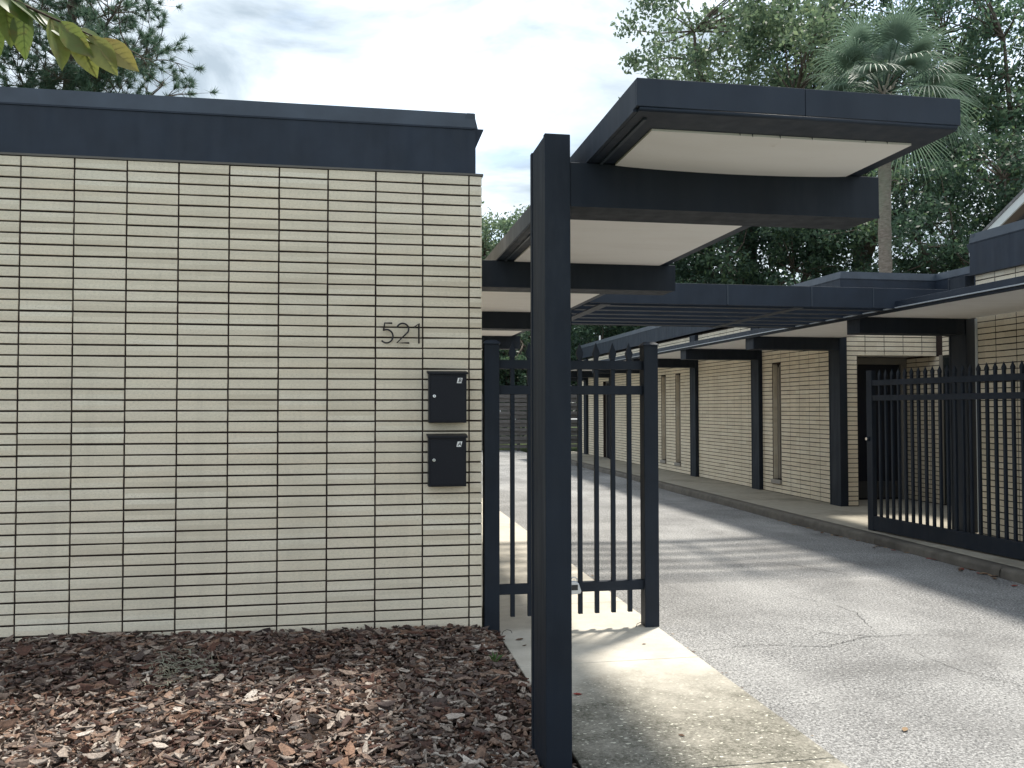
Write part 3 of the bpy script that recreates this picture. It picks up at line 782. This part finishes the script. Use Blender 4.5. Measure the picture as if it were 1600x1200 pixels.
# entrance front (faces the street): pier, lintel, porch
ef = rb(MB().box(XF + .0045, 9.125, Y1 + .0045, Y1 + .045, -.2, zt).box(9.126, XR + .2, Y1 + .0045, Y1 + .25, 2.225, zt), 'wall', M['mortar'])
spots = []
x_off = 8.90 + .055
for j in range(ROWS):
    z = zrow(j)
    if z > zt - .02: continue
    if z < 2.222:
        spots.append(((8.955 + 9.127)/2, Y1, z, (9.127 - 8.955 - .004)/(BL - .0088)))
    else:
        xL = 8.955
        for q in range(5):
            w = BL if q < 4 else XR - (8.955 + 4*BL) 
            spots.append((xL + w/2, Y1, z, (w - .0088)/(BL - .0088))); xL += w
lay(ef, spots, 0, 95, lambda s: s[2])
# porch: side wall at the right, door at the back
pw = rb(MB().box(XR + .0045, XR + .25, 3.33, 7.0, -.2, zt), 'wall', M['mortar'])
spots = []
for i in range(12):
    for j in range(ROWS):
        z = zrow(j); y = 6.62 - (i + .5)*BL
        if z > zt - .02 or (y < 5.70 and z < 2.21 and y > 4.4): continue
        if z > 2.2 and y > Y1 - .1: continue
        spots.append((XR, y, z, 1.0))
lay(pw, spots, -math.pi/2, 20, lambda s: abs(s[1] - 5.4) + abs(s[2] - 2.4))
wd = rb(MB().box(XR - .010, XR + .0030, 4.45, 5.68, .05, 2.19), 'window', M['glass'])
for a, b in ((4.40, 4.449), (5.681, 5.735), (5.05, 5.09)):
    MB().box(XR - .03, XR + .002, a, b, .04, 2.2).build('frame', M['winframe'], wd)
back = rb(MB().box(9.0, XR + .012, 6.62, 6.80, -.2, 2.5), 'wall', M['mortar'])
dd = rb(MB().box(9.36, 10.30, 6.565, 6.612, ZR + .01, 2.10), 'door', M['door'], .003)
MB().box(9.38, 10.28, 6.556, 6.5645, ZR + .03, .30).build('kick_plate', M['kick'], dd)
MB().cyl((9.44, 6.51, 1.0), 'y', .022, .054, 14).build('handle', M['chrome'], dd)
for a, b, z0, z1 in ((9.28, 9.358, ZR, 2.2), (10.302, 10.40, ZR, 2.2), (9.359, 10.301, 2.102, 2.2)):
    MB().box(a, b, 6.53, 6.615, z0, z1).build('frame', M['frame'], dd)
rb(MB().box(9.0, XR + .012, Y1 + .26, 6.61, 2.215, 2.224), 'porch_ceiling', M['soffit'])
rb(MB().box(XF + .255, 9.125, Y1 + .05, 6.61, -.2, 2.224), 'wall', M['brick'])
# near block
nb = rb(MB().box(XF + .0045, XF + .25, -3.0, 3.065, -.2, zt).box(XF + .2505, 11.0, 2.85, 3.065, -.2, zt), 'wall', M['mortar'])
spots = [(XF, 3.07 - (i + .5)*BL, zrow(j), 1.0) for i in range(20) for j in range(ROWS) if zrow(j) < zt - .02]
lay(nb, spots, -math.pi/2, 115, lambda s: -s[1] if s[1] > 2.1 else 50 - s[1])
nb2 = [(XF + (i + .5)*BL, 3.07, zrow(j), 1.0) for i in range(5) for j in range(ROWS) if zrow(j) < zt - .02]
lay(nb, nb2, math.pi, 0, lambda s: 0)
# corner board where the near block starts
rb(MB().box(XF - .012, XF + .0, 3.045, 3.075, ZR + .01, 2.44), 'corner_trim', M['trim'])
roof_edge('roof_edge', [(XF - .045, 20.9), (XF - .045, Y1 - .045), (XR - .03, Y1 - .045), (XR - .03, 3.30)], RB)
roof_edge('roof_edge', [(XF - .04, 3.09), (XF - .04, -3.0)], RB, z0=2.93)
roof_edge('roof_edge', [(11.0, 3.105), (XF - .038, 3.105)], RB, z0=2.932, z1=3.2985, z2=3.403, flare=True)
for o in RB.children:
    if o.name.startswith(('fascia', 'coping')): o.location = -Vector(RB_at)
rb(MB().box(XF + .05, 16.0, Y1 + .1, 20.8, 3.12, 3.31), 'roof', M['roof'])
rb(MB().box(XR + .1, 16.0, 3.0, Y1 + .098, 3.12, 3.31), 'roof', M['roof'])
rb(MB().box(XF + .05, 16.0, -3.0, 2.999, 3.12, 3.31), 'roof', M['roof'])
rb(MB().box(XF + .02, 15.8, 20.60, 20.75, -.2, zt), 'wall', M['brick'])
rb(MB().box(15.7, 15.8, -3.0, 20.6, -.2, 3.1), 'wall', M['brick'])
rb(MB().cyl((9.0, 19.05, 3.32), 'z', .025, .25, 10), 'vent_pipe', M['pipe'])

# canopy along the right building
RC_at = (8.2, 6, ZR)
RC = empty('walkway_canopy', RC_at, 'low dark steel canopy with white soffit along the front of the long building', 'canopy')
def rc(mb, name, m, bevel=0, smooth=False): return add(mb, name, m, RC, RC_at, bevel, smooth)
KX0, KX1, KZ0, KZ1, KYa, KYb = 7.450, 8.868, 2.456, 2.532, -2.5, 20.4
rc(MB().box(KX0 + .012, 8.83, KYa, KYb, KZ0, KZ1 - .012), 'roof', M['weathered'])
cols = [.2, 3.14, 5.79, 8.37, 11.25, 14.2, 17.25, 20.0]
seg = [KYa, .5, 3.3, 7.0, 8.6, 11.6, 14.6, 17.6, KYb]
for a, b in zip(seg[:-1], seg[1:]):
    rc(MB().box(KX0, KX0 + .0115, a + .0015, b - .0015, KZ0 + .010, KZ1 + random.uniform(-.003, .003)), 'fascia', M['fascia'], .002)
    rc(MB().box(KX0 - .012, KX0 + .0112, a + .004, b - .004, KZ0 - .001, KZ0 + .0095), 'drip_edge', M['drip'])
rc(MB().box(KX0 + .0116, KX0 + .045, KYa, KYb, KZ0 - .03, KZ0 - .0015), 'edge_channel', M['steel'])
for k, cy in enumerate(cols):
    h_post(RC, 8.828, cy, ZR, 2.94, w=.118, d=.30, at=RC_at)
    o = rc(MB().box(7.515, 8.827, cy + .01, cy + .272, 2.268, 2.453), 'beam', M['steel'], .003)
prev = KYa
for k, cy in enumerate(cols + [KYb]):
    a, b = prev, (cy + .009 if k < len(cols) else KYb)
    if b - a > .3: soffit(RC, RC_at, 7.497, 8.86 if k == 2 else 8.865, a + .001, b - .001, 2.446, .006, ny=6)
    prev = cy + .273

# ------------------------------------------------------------------ wooden fence across the far end
WF_at = (7.4, 24.4, ZA)
WF = empty('wooden_fence', WF_at, 'weathered grey wooden fence of horizontal boards at the end of the driveway', 'fence')
xp = [1.6, 3.6, 5.6, 7.55, 8.6, 10.4, 12.4]
for x in xp:
    add(MB().box(x - .05, x + .05, 24.44, 24.54, -.14, 1.98), 'post', M['slat'], WF, WF_at)
for a, b in zip(xp[:-1], xp[1:]):
    for q in range(13):
        z0 = .03 + q*.147; f = 0 if q % 2 == 0 else .045
        add(MB().box(a + .002, b - .002, 24.34 + f, 24.362 + f, z0 + random.gauss(0, .005), z0 + (.118 if q % 2 == 0 else .150)), 'board', M['slat'], WF, WF_at)

# gabled house behind the near block
H_at = (20, 7.6, -.14)
HS = empty('house', H_at, 'grey gabled house with pale roof trim rising behind the near brick block', 'house')
GX, eY, eZ, rY, rZ = 16.0, 12.3, 4.95, 8.2, 7.05      # gable plane, far eave, ridge
def hs(mb, name, m): return add(mb, name, m, HS, H_at)
hs(MB().prism([(eY - .35, -.14), (2*rY - eY + .35, -.14), (2*rY - eY + .35, eZ + .2), (rY, rZ - .12), (eY - .35, eZ + .2)], 'x', GX + .45, 24), 'wall', M['siding'])
for s_ in (1, -1):
    Yq = lambda y: rY + s_*(y - rY)
    hs(MB().prism([(Yq(eY), eZ), (Yq(eY), eZ + .20), (rY, rZ + .20), (rY, rZ)], 'x', GX, GX + .04), 'rake_trim', M['trim'])
    hs(MB().prism([(Yq(eY), eZ + .202), (Yq(eY), eZ + .27), (rY, rZ + .28), (rY, rZ + .202)], 'x', GX - .02, 24), 'roof', M['shingle'])
    hs(MB().prism([(Yq(eY), eZ + .15), (Yq(eY), eZ + .198), (rY, rZ + .198), (rY, rZ + .15)], 'x', GX + .042, GX + .448), 'soffit', M['siding'])

# ------------------------------------------------------------------ trees
def leaf_cloud(cent, rad, per, size, seed, flat=.75, asp=.5):
    """small folded leaves scattered round clump centres"""
    r = np.random.default_rng(seed); n = len(cent)*per
    c = np.repeat(cent, per, 0); rr = np.repeat(rad, per)
    d = r.normal(0, 1, (n, 3)); d /= np.linalg.norm(d, axis=1, keepdims=True)
    d *= (r.random(n)**.55)[:, None]; d[:, 2] *= flat
    p = c + d*rr[:, None]
    a = r.normal(0, 1, (n, 3)); a[:, 2] -= .35; a /= np.linalg.norm(a, axis=1, keepdims=True)
    b = np.cross(a, r.normal(0, 1, (n, 3))); b /= np.linalg.norm(b, axis=1, keepdims=True)
    s = size*r.uniform(.55, 1.35, n)[:, None]
    V = np.stack([p - a*s*.5, p + b*s*asp*.5, p + a*s*.5, p - b*s*asp*.5], 1).reshape(-1, 3)
    F = np.arange(n*4).reshape(-1, 4)
    cr = np.repeat(r.uniform(-.18, .22, len(cent)), per)
    return V, F, np.repeat(np.clip(r.beta(2, 2.4, n) + cr, 0, 1), 4)
def bend(a, b, k, wob, r):
    a, b = np.array(a, float), np.array(b, float); pts = []
    w = r.normal(0, wob, 3)
    for i in range(k + 1):
        t = i/k; pts.append(a + (b - a)*t + w*math.sin(math.pi*t) + r.normal(0, wob*.12, 3)*(0 < i < k))
    return pts
def tree(name, label, base, crown, radii, n_clump, per, size, clump_r, leaf, seed, trunk_r=.25, group=None, limbs=7, low=.0):
    r = np.random.default_rng(seed); crown = np.array(crown, float); radii = np.array(radii, float)
    d = r.normal(0, 1, (n_clump, 3)); d /= np.linalg.norm(d, axis=1, keepdims=True)
    t = r.random(n_clump)**.38
    lump = 1 + .22*np.sin(3.1*d[:, 0] + seed)*np.cos(2.7*d[:, 2] + 2*seed) + r.normal(0, .07, n_clump)
    cent = crown + d*(t*lump)[:, None]*radii
    cent = cent[cent[:, 2] > low]
    e = empty(name, base, label, 'tree', group); at = Vector(base)
    mb = MB(); fork = crown - np.array([0, 0, radii[2]*.55])
    tp = bend(base, fork, 6, .12*trunk_r*4, r)
    mb.tube(tp, [trunk_r*(1.25 - .6*i/6) for i in range(7)], 10)
    ends = []
    for k in range(limbs):
        a = 2*math.pi*(k + r.random()*.5)/limbs
        e2 = crown + radii*np.array([math.cos(a)*.55, math.sin(a)*.55, r.uniform(-.25, .55)])
        lp = bend(tp[r.integers(4, 7)], e2, 6, .4, r); ends += lp[2:]
        mb.tube(lp, [trunk_r*.5*(1 - .75*i/6) for i in range(7)], 7)
    ends = np.array(ends)
    for c in cent[:min(len(cent), 170)]:
        j = np.argmin(((ends - c)**2).sum(1)); bp = bend(ends[j], c, 4, .15, r)
        mb.tube(bp, [.045, .035, .026, .018, .008], 5, cap=False)
    o = mb.build('trunk', M['bark_oak'], e, smooth=True); o.location = -at
    V, F, A = leaf_cloud(cent, clump_r*r.uniform(.6, 1.25, len(cent)), per, size, seed + 50)
    link('crown', np_mesh('crown', V, F, leaf, A), e, -at)
    return e
OAKG = None
tree('oak_tree', 'tall oak whose bare-tipped left limbs reach out over the canopy corner', (17.2, 27, -.14), (17.6, 27, 14.0), (6.2, 5.0, 6.0), 300, 110, .21, .85, M['olive_leaf'], 11, .42)
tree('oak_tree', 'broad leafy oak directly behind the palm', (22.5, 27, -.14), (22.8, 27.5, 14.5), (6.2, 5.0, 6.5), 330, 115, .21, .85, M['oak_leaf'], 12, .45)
tree('oak_tree', 'large haze-tinted oak rising above the gabled house', (27.5, 24, -.14), (27.6, 24.5, 13.0), (5.2, 4.5, 6.8), 260, 110, .21, .85, M['oak_leaf'], 13, .40)
tree('shade_tree', 'dense dark tree between the palm trunk and the gabled house', (22.6, 20.5, -.14), (22.8, 20.8, 6.9), (4.6, 3.5, 3.9), 260, 140, .17, .75, M['dark_leaf'], 14, .28, low=2.5)
tree('shade_tree', 'dark green tree seen between the canopy beam and the palm trunk', (17.0, 25.5, -.14), (17.2, 25.5, 6.6), (4.8, 3.2, 3.6), 250, 140, .17, .75, M['dark_leaf'], 15, .28, low=1.5)
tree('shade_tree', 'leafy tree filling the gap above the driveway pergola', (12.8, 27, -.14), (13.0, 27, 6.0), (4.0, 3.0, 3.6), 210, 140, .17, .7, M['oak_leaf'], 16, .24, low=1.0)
tree('light_tree', 'pale airy tree between the brick wall and the tall steel post', (7.2, 31, -.14), (7.3, 31, 6.4), (3.6, 3.0, 3.8), 210, 130, .17, .7, M['olive_leaf'], 17, .22, low=.6)
tree('hedge_tree', 'low dark evergreen hanging over the wooden fence', (9.4, 26.5, -.14), (9.2, 26.3, 3.2), (3.4, 1.6, 1.9), 130, 140, .15, .6, M['dark_leaf'], 18, .18, low=.9)
tree('hedge_tree', 'bushy dark tree by the fence behind the main steel post', (5.6, 26.8, -.14), (5.6, 26.8, 3.0), (3.0, 1.6, 2.0), 120, 140, .15, .6, M['dark_leaf'], 19, .18, low=.8)
# a wooded backdrop far behind, read as one mass
r = np.random.default_rng(5)
cent = np.stack([r.uniform(-2, 46, 620), r.uniform(36, 44, 620), r.uniform(0, 1, 620)], 1)
hgt = np.interp(cent[:, 0], [-2, 6, 10, 16, 24, 46], [4.5, 5, 5.5, 6.5, 8, 9])
cent[:, 2] = .5 + cent[:, 2]*hgt
V, F, A = leaf_cloud(cent, np.full(620, 1.5), 130, .34, 71)
tag(link('distant_wood', np_mesh('distant_wood', V, F, M['dark_leaf'], A)), 'far dark wood closing the view behind the trees', 'wood', kind='stuff')

# pine behind the brick wall at the left
P_at = (-6.4, 21, -.14)
PT = empty('pine_tree', P_at, 'long-needled pine rising behind the left brick building', 'tree')
r = np.random.default_rng(31); mb = MB()
tp = bend(P_at, (-6.1, 21, 17.5), 8, .25, r); mb.tube(tp, [.26 - .022*i for i in range(9)], 9)
tufts = []
def pine_limb(a, b, k):
    lp = bend(a, b, 5, .28, r); mb.tube(lp, [.07, .058, .045, .035, .025, .014], 6)
    for _ in range(k):
        q = lp[r.integers(2, 6)]; e2 = np.array(q) + r.normal(0, 1, 3)*np.array([.75, .75, .42]) + np.array([.05, 0, .28])
        bp = bend(q, e2, 3, .08, r); mb.tube(bp, [.02, .016, .012, .006], 5, cap=False)
        for _ in range(5):
            e3 = e2 + r.normal(0, .24, 3); mb.tube([bp[2], e3], [.009, .004], 4, cap=False); tufts.append((e3, e3 - np.array(bp[2])))
for (tx, tz, k) in ((tx_ - .75*max(0, min(1, (tx_ + 5.2)/1.2)), tz_, k_) for (tx_, tz_, k_) in ((-2.75, 10.6, 16), (-3.3, 10.95, 14), (-4.0, 10.5, 14), (-3.55, 12.4, 14), (-4.3, 12.9, 14), (-5.0, 11.4, 16), (-6.8, 11.0, 16), (-7.4, 11.8, 14), (-5.6, 10.4, 14), (-6.4, 12.8, 14), (-8.3, 10.6, 12), (-4.8, 9.7, 12), (-7.5, 13.9, 10), (-5.0, 14.4, 12), (-8.5, 12.5, 10), (-6.4, 16.0, 14), (-7.0, 9.5, 12), (-3.4, 9.7, 12))):
    pine_limb((-6.2 + r.normal(0, .08), 21, max(7.5, tz - r.uniform(.6, 1.6))), (tx, 21 + r.normal(0, 1.2), tz), k)
o = mb.build('trunk', M['bark_oak'], PT, smooth=True); o.location = -Vector(P_at)
nv = []; na = []
for c, dr in tufts:
    dr = dr/np.linalg.norm(dr); m_ = 60
    d = r.normal(0, .75, (m_, 3)) + dr*.9 + np.array([0, 0, .2]); d /= np.linalg.norm(d, axis=1, keepdims=True)
    L = r.uniform(.16, .30, m_)[:, None]; w = np.cross(d, r.normal(0, 1, (m_, 3))); w /= np.linalg.norm(w, axis=1, keepdims=True)
    p0 = c - dr*r.uniform(0, .12, m_)[:, None]
    nv.append(np.stack([p0 - w*.009, p0 + w*.009, p0 + d*L], 1)); na.append(np.repeat(np.clip(r.normal(.5, .2, m_), 0, 1), 3))
V = np.concatenate(nv).reshape(-1, 3)
link('crown', np_mesh('crown', V, np.arange(len(V)).reshape(-1, 3), M['needle'], np.concatenate(na)), PT, -Vector(P_at))

# sabal palm
PM_at = (15.0, 14.0, -.14)
PM = empty('palm_tree', PM_at, 'sabal palm with slim grey trunk and fan fronds behind the canopy', 'tree')
r = np.random.default_rng(41); mb = MB()
tz = np.linspace(-.14, 9.5, 40)
mb.tube([(15.0 + .03*math.sin(z*.8), 14.0, z) for z in tz], [.155 + .008*math.sin(z*9) + (.05 if z < .3 else 0) for z in tz], 14)
o = mb.build('trunk', M['bark_palm'], PM, smooth=True); o.location = -Vector(PM_at)
top = np.array([15.0, 14.0, 9.35])
for q in range(32):
    az = q*2.399 + r.normal(0, .15); el = R(78 - q*3.3 + r.normal(0, 5))
    hd = np.array([math.cos(az), math.sin(az), 0]); up = np.array([0, 0, 1.0])
    L = r.uniform(1.1, 1.55); d0 = hd*math.cos(el) + up*math.sin(el)
    tip = top + d0*L + np.array([0, 0, -.18*L*math.cos(el)])
    mb = MB(); mb.tube([top + d0*.05, top + d0*L*.55, tip], [.022, .018, .012], 5)
    st = mb.build('frond_stem', M['palm_leaf'], PM, smooth=True); st.location = -Vector(PM_at)
    d1 = (tip - (top + d0*L*.55)); d1 /= np.linalg.norm(d1); sd = np.cross(d1, up); sd /= np.linalg.norm(sd); nn = np.cross(sd, d1)
    vs = []; fs = []; at2 = []; NL = 38
    for k in range(NL):
        th = R(-118 + 236*k/(NL - 1)); rl = (1.28 - .25*abs(th)/2.1)*r.uniform(.88, 1.08)
        dd = d1*math.cos(th) + sd*math.sin(th) + nn*(.22*math.cos(th) - .05)
        cut = r.uniform(.5, .95); prev_ = None
        for s_ in range(6):
            u = s_/5; w = .023*(1 - u)**.6*min(1, u*4 + .3) + .001
            pt = tip + dd*rl*u - up*(.34*u**2.6*rl)*(1.2 if u > .5 else 1) + nn*.05*math.sin(u*2)
            wd_ = np.cross(dd, nn); wd_ /= np.linalg.norm(wd_) + 1e-9
            vs += [pt - wd_*w, pt + wd_*w]; at2 += [.5 + .25*r.normal()*.3 + .3*(u > .8)]*2
            if prev_ is not None: fs.append((prev_, prev_ + 1, len(vs) - 1, len(vs) - 2))
            prev_ = len(vs) - 2
    link('frond', np_mesh('frond', np.array(vs), np.array(fs), M['palm_leaf'], np.clip(at2, 0, 1)), PM, -Vector(PM_at))
for q in range(16):      # old leaf boots under the crown
    az = q*2.4; h = 8.7 + .05*q
    o = MB().add([(15 + .15*math.cos(az - .3), 14 + .15*math.sin(az - .3), h), (15 + .15*math.cos(az + .3), 14 + .15*math.sin(az + .3), h), (15 + .36*math.cos(az), 14 + .36*math.sin(az), h + .42), (15 + .12*math.cos(az), 14 + .12*math.sin(az), h + .1)],
                 [(0, 1, 2), (0, 2, 3), (1, 3, 2)]).build('leaf_boot', M['bark_palm'], PM); o.location = -Vector(PM_at)

# small street-side tree whose leafy branch hangs into the top left corner
ST_at = (-.35, -4.5, -.05)
ST = empty('young_tree', ST_at, 'young tree with one low branch of large yellow-green leaves hanging over the bed', 'tree')
r = np.random.default_rng(55)
brp = [np.array(p) for p in ((-.30, -4.48, 2.55), (.35, -4.30, 2.72), (.95, -4.15, 2.50), (1.26, -4.09, 2.262), (1.415, -4.075, 2.152), (1.51, -4.07, 2.112), (1.585, -4.07, 2.082))]
mb = MB(); mb.tube(bend(ST_at, (-.25, -4.4, 4.2), 8, .06, r), [.05 - .004*i for i in range(9)], 8)
mb.tube(brp, [.012, .010, .007, .0045, .003, .002, .0012], 6)
mb.tube([brp[3], (1.32, -4.02, 2.22), (1.365, -3.98, 2.16)], [.003, .002, .001], 5)
o = mb.build('trunk', M['twig'], ST, smooth=True); o.location = -Vector(ST_at)
def leaf_at(p, d, n, L, W, rv):
    d = np.array(d, float); d /= np.linalg.norm(d); n = np.array(n, float); n -= d*n.dot(d); n /= np.linalg.norm(n); s = np.cross(d, n)
    prof = [(0, .02), (.12, .45), (.3, .88), (.48, 1.0), (.66, .86), (.82, .52), (.93, .2), (1, .01)]
    vs = []; fs = []
    for u, w in prof:
        c = np.array(p) + d*L*u - n*L*.16*u*u
        for e in (-1, -.5, 0, .5, 1):
            vs.append(c + s*W/2*w*e + n*(abs(e)*W*.13*w + .0012*math.sin(u*40)*abs(e)))
    for i in range(len(prof) - 1):
        for j in range(4): fs.append((i*5 + j, i*5 + j + 1, i*5 + j + 6, i*5 + j + 5))
    lo = link('leaf', np_mesh('leaf', np.array(vs), np.array(fs), M['big_leaf'], np.full(len(vs), rv), smooth=True), ST, -Vector(ST_at))
    mid = [tuple(np.array(p) + d*L*u - n*L*.16*u*u - n*.0006) for u in (0, .25, .5, .75, .97)]
    vb = MB(); vb.tube(mid, [.0011, .001, .0008, .0006, .0003], 5)
    for u in (.14, .26, .38, .5, .62, .74):
        w = np.interp(u + .1, [q[0] for q in prof], [q[1] for q in prof])*.86
        for e in (-1, 1):
            c0 = np.array(p) + d*L*u - n*L*.16*u*u - n*.0005
            u2 = u + .13; c1 = np.array(p) + d*L*u2 - n*L*.16*u2*u2 + s*W/2*w*e + n*(W*.13*w) - n*.0005
            vb.tube([c0, (c0 + c1)/2 - d*L*.015, c1], [.0005, .0004, .0002], 4, cap=False)
    vb.build('midrib', M['vein'], lo)
def along(t):
    t = t*(len(brp) - 1); i = min(int(t), len(brp) - 2); return brp[i] + (brp[i+1] - brp[i])*(t - i)
LV = [(.70, (.15, .1, -.9), .085, .042, .5), (.72, (.75, -.1, -.5), .08, .038, .15), (.76, (-.1, .1, -.95), .09, .045, .45), (.78, (.7, .2, -.45), .08, .04, .1),
      (.83, (.25, .1, -.85), .088, .046, .6), (.86, (.6, -.2, -.7), .085, .042, .55), (.90, (.75, .1, -.35), .07, .034, .3), (.92, (.35, .1, -.9), .085, .045, .7),
      (.97, (.5, -.1, -.75), .082, .044, .75), (1.0, (.82, .05, -.6), .082, .042, .9), (.66, (-.5, .1, -.8), .085, .044, .5), (.62, (.2, .2, -.95), .09, .046, .6),
      (.6, (-.2, -.2, -.9), .085, .044, .4), (.55, (.5, .1, -.8), .08, .04, .5), (.45, (.1, .2, -1), .09, .045, .6), (.35, (.4, -.3, -.6), .085, .04, .4), (.68, (.35, -.1, -.3), .08, .04, .2)]
for t_, d, L, W, rv in LV:
    nrm = (r.normal(0, .25), -.75 + r.normal(0, .2), .55 + r.normal(0, .2))
    leaf_at(along(t_), d, nrm, L, W, rv)
for d, rv in (((.3, .1, -.9), .4), ((-.3, .0, -.9), .6)): leaf_at((1.365, -3.98, 2.16), d, (.1, -.8, .5), .085, .042, rv)

# ------------------------------------------------------------------ small litter
def fallen(x, y, z, L, m, label, group=None, rz=None):
    r_ = random.uniform(0, 6.28) if rz is None else rz
    mb = MB(); prof = [(-.5, .03), (-.3, .6), (0, 1), (.3, .6), (.5, .03)]; vs = []
    for u, w in prof:
        for e in (-1, 0, 1): vs.append((u*L, e*w*L*.24, .002 + .10*L*abs(e)*w + .12*L*u*u*2))
    mb.add(vs, [(i*3 + j, i*3 + j + 1, i*3 + j + 4, i*3 + j + 3) for i in range(4) for j in range(2)])
    o = mb.build('fallen_leaf', M[m], None, smooth=True, loc=(x, y, z)); o.rotation_euler = (random.gauss(0, .08), random.gauss(0, .08), r_)
    return tag(o, label, 'leaf', group)
fallen(3.151, -1.258, ZW, .055, 'red_leaf', 'dark red fallen leaf on the pale concrete walk', rz=.1)
fallen(3.05, -.157, ZW, .065, 'brown_leaf', 'brown curled leaf on the walk beside the gate post', rz=.4)
fallen(3.055, -.30, ZW, .035, 'brown_leaf', 'small brown leaf scrap on the walk edge near the bed', rz=.2)
fallen(3.478, -1.886, ZW, .035, 'brown_leaf', 'tiny dark leaf on the stained part of the walk', rz=2.2)
fallen(3.80, -.40, ZW, .03, 'brown_leaf', 'thin brown twig-like leaf on the clean walk slab', rz=0)
fallen(4.55, -1.95, zdrive(4.55, -1.95) + .001, .06, 'tan_leaf', 'tan fallen leaf on the asphalt near the walk corner', rz=.8)
for q in range(60):
    y = -1.0 + 6.5*random.random()**1.6; x = 7.61 - abs(random.gauss(0, .05)); mk_ = random.choice(['brown_leaf', 'tan_leaf', 'tan_leaf', 'red_leaf'])
    fallen(x, y, zdrive(x, y) + .003, random.uniform(.045, .09), mk_, f'{mk_.split("_")[0]} dry leaf lying on the asphalt along the foot of the kerb', f'{mk_.split("_")[0]} dry leaves along the kerb')
for q in range(26):
    y = -2.6 + 5.5*random.random(); x = 4.045 + abs(random.gauss(0, .025)); mk_ = random.choice(['brown_leaf', 'brown_leaf', 'tan_leaf'])
    fallen(x, y, zdrive(x, y) + .003, random.uniform(.015, .035), mk_, f'{mk_.split("_")[0]} leaf crumb in the joint between walk and asphalt', f'{mk_.split("_")[0]} leaf crumbs along the walk edge')
# grey moss tuft on the mulch
r = np.random.default_rng(61); mb = MB()
for q in range(90):
    x, y = 1.10 + r.normal(0, .09), -.78 + r.normal(0, .11); z = float(zbed(x, y)) + .03
    p = np.array([x, y, z]); pts = [p]; d = np.array([r.normal(), r.normal(), abs(r.normal())*.7]); 
    for k in range(6):
        d = d/np.linalg.norm(d) + r.normal(0, .55, 3); d[2] = d[2]*.8 - .06*k; p = p + d/np.linalg.norm(d)*.014; p[2] = max(p[2], z - .006); pts.append(p)
    mb.tube(pts, .0015, 3, cap=False)
tag(mb.build('moss_tuft', M['moss'], None), 'wispy grey-green moss tuft lying on the bark mulch', 'moss', kind='stuff')
# seedling at the bed edge
SD = empty('seedling', (2.80, -.72, float(zbed(2.80, -.72))), 'small bright green seedling at the mulch edge beside the walk', 'plant')
for q in range(7):
    a = q*.9; L = random.uniform(.03, .06)
    MB().add([(0, 0, .005), (math.cos(a)*L*.5 - math.sin(a)*.006, math.sin(a)*L*.5 + math.cos(a)*.006, .05), (math.cos(a)*L, math.sin(a)*L, .055 + .01*(q % 3)), (math.cos(a)*L*.5 + math.sin(a)*.006, math.sin(a)*L*.5 - math.cos(a)*.006, .045)],
             [(0, 1, 2), (0, 2, 3)]).build('leaf', M['weed'], SD)
# loops of wire sticking out of the ground at the gate posts
for (x, y, s, lab) in ((2.99, -.02, .035, 'thin dark wire loop at the foot of the wall-side gate post'), (3.915, .02, .032, 'thin dark wire loop at the foot of the driveway-side gate post')):
    o = MB().tube([(-s, 0, 0), (-s*.7, 0, s*.7), (0, 0, s), (s*.7, 0, s*.8), (s, 0, .3*s)], .002, 6).build('wire_loop', M['hole'], None, smooth=True, loc=(x, y, ZW))
    tag(o, lab, 'wire')
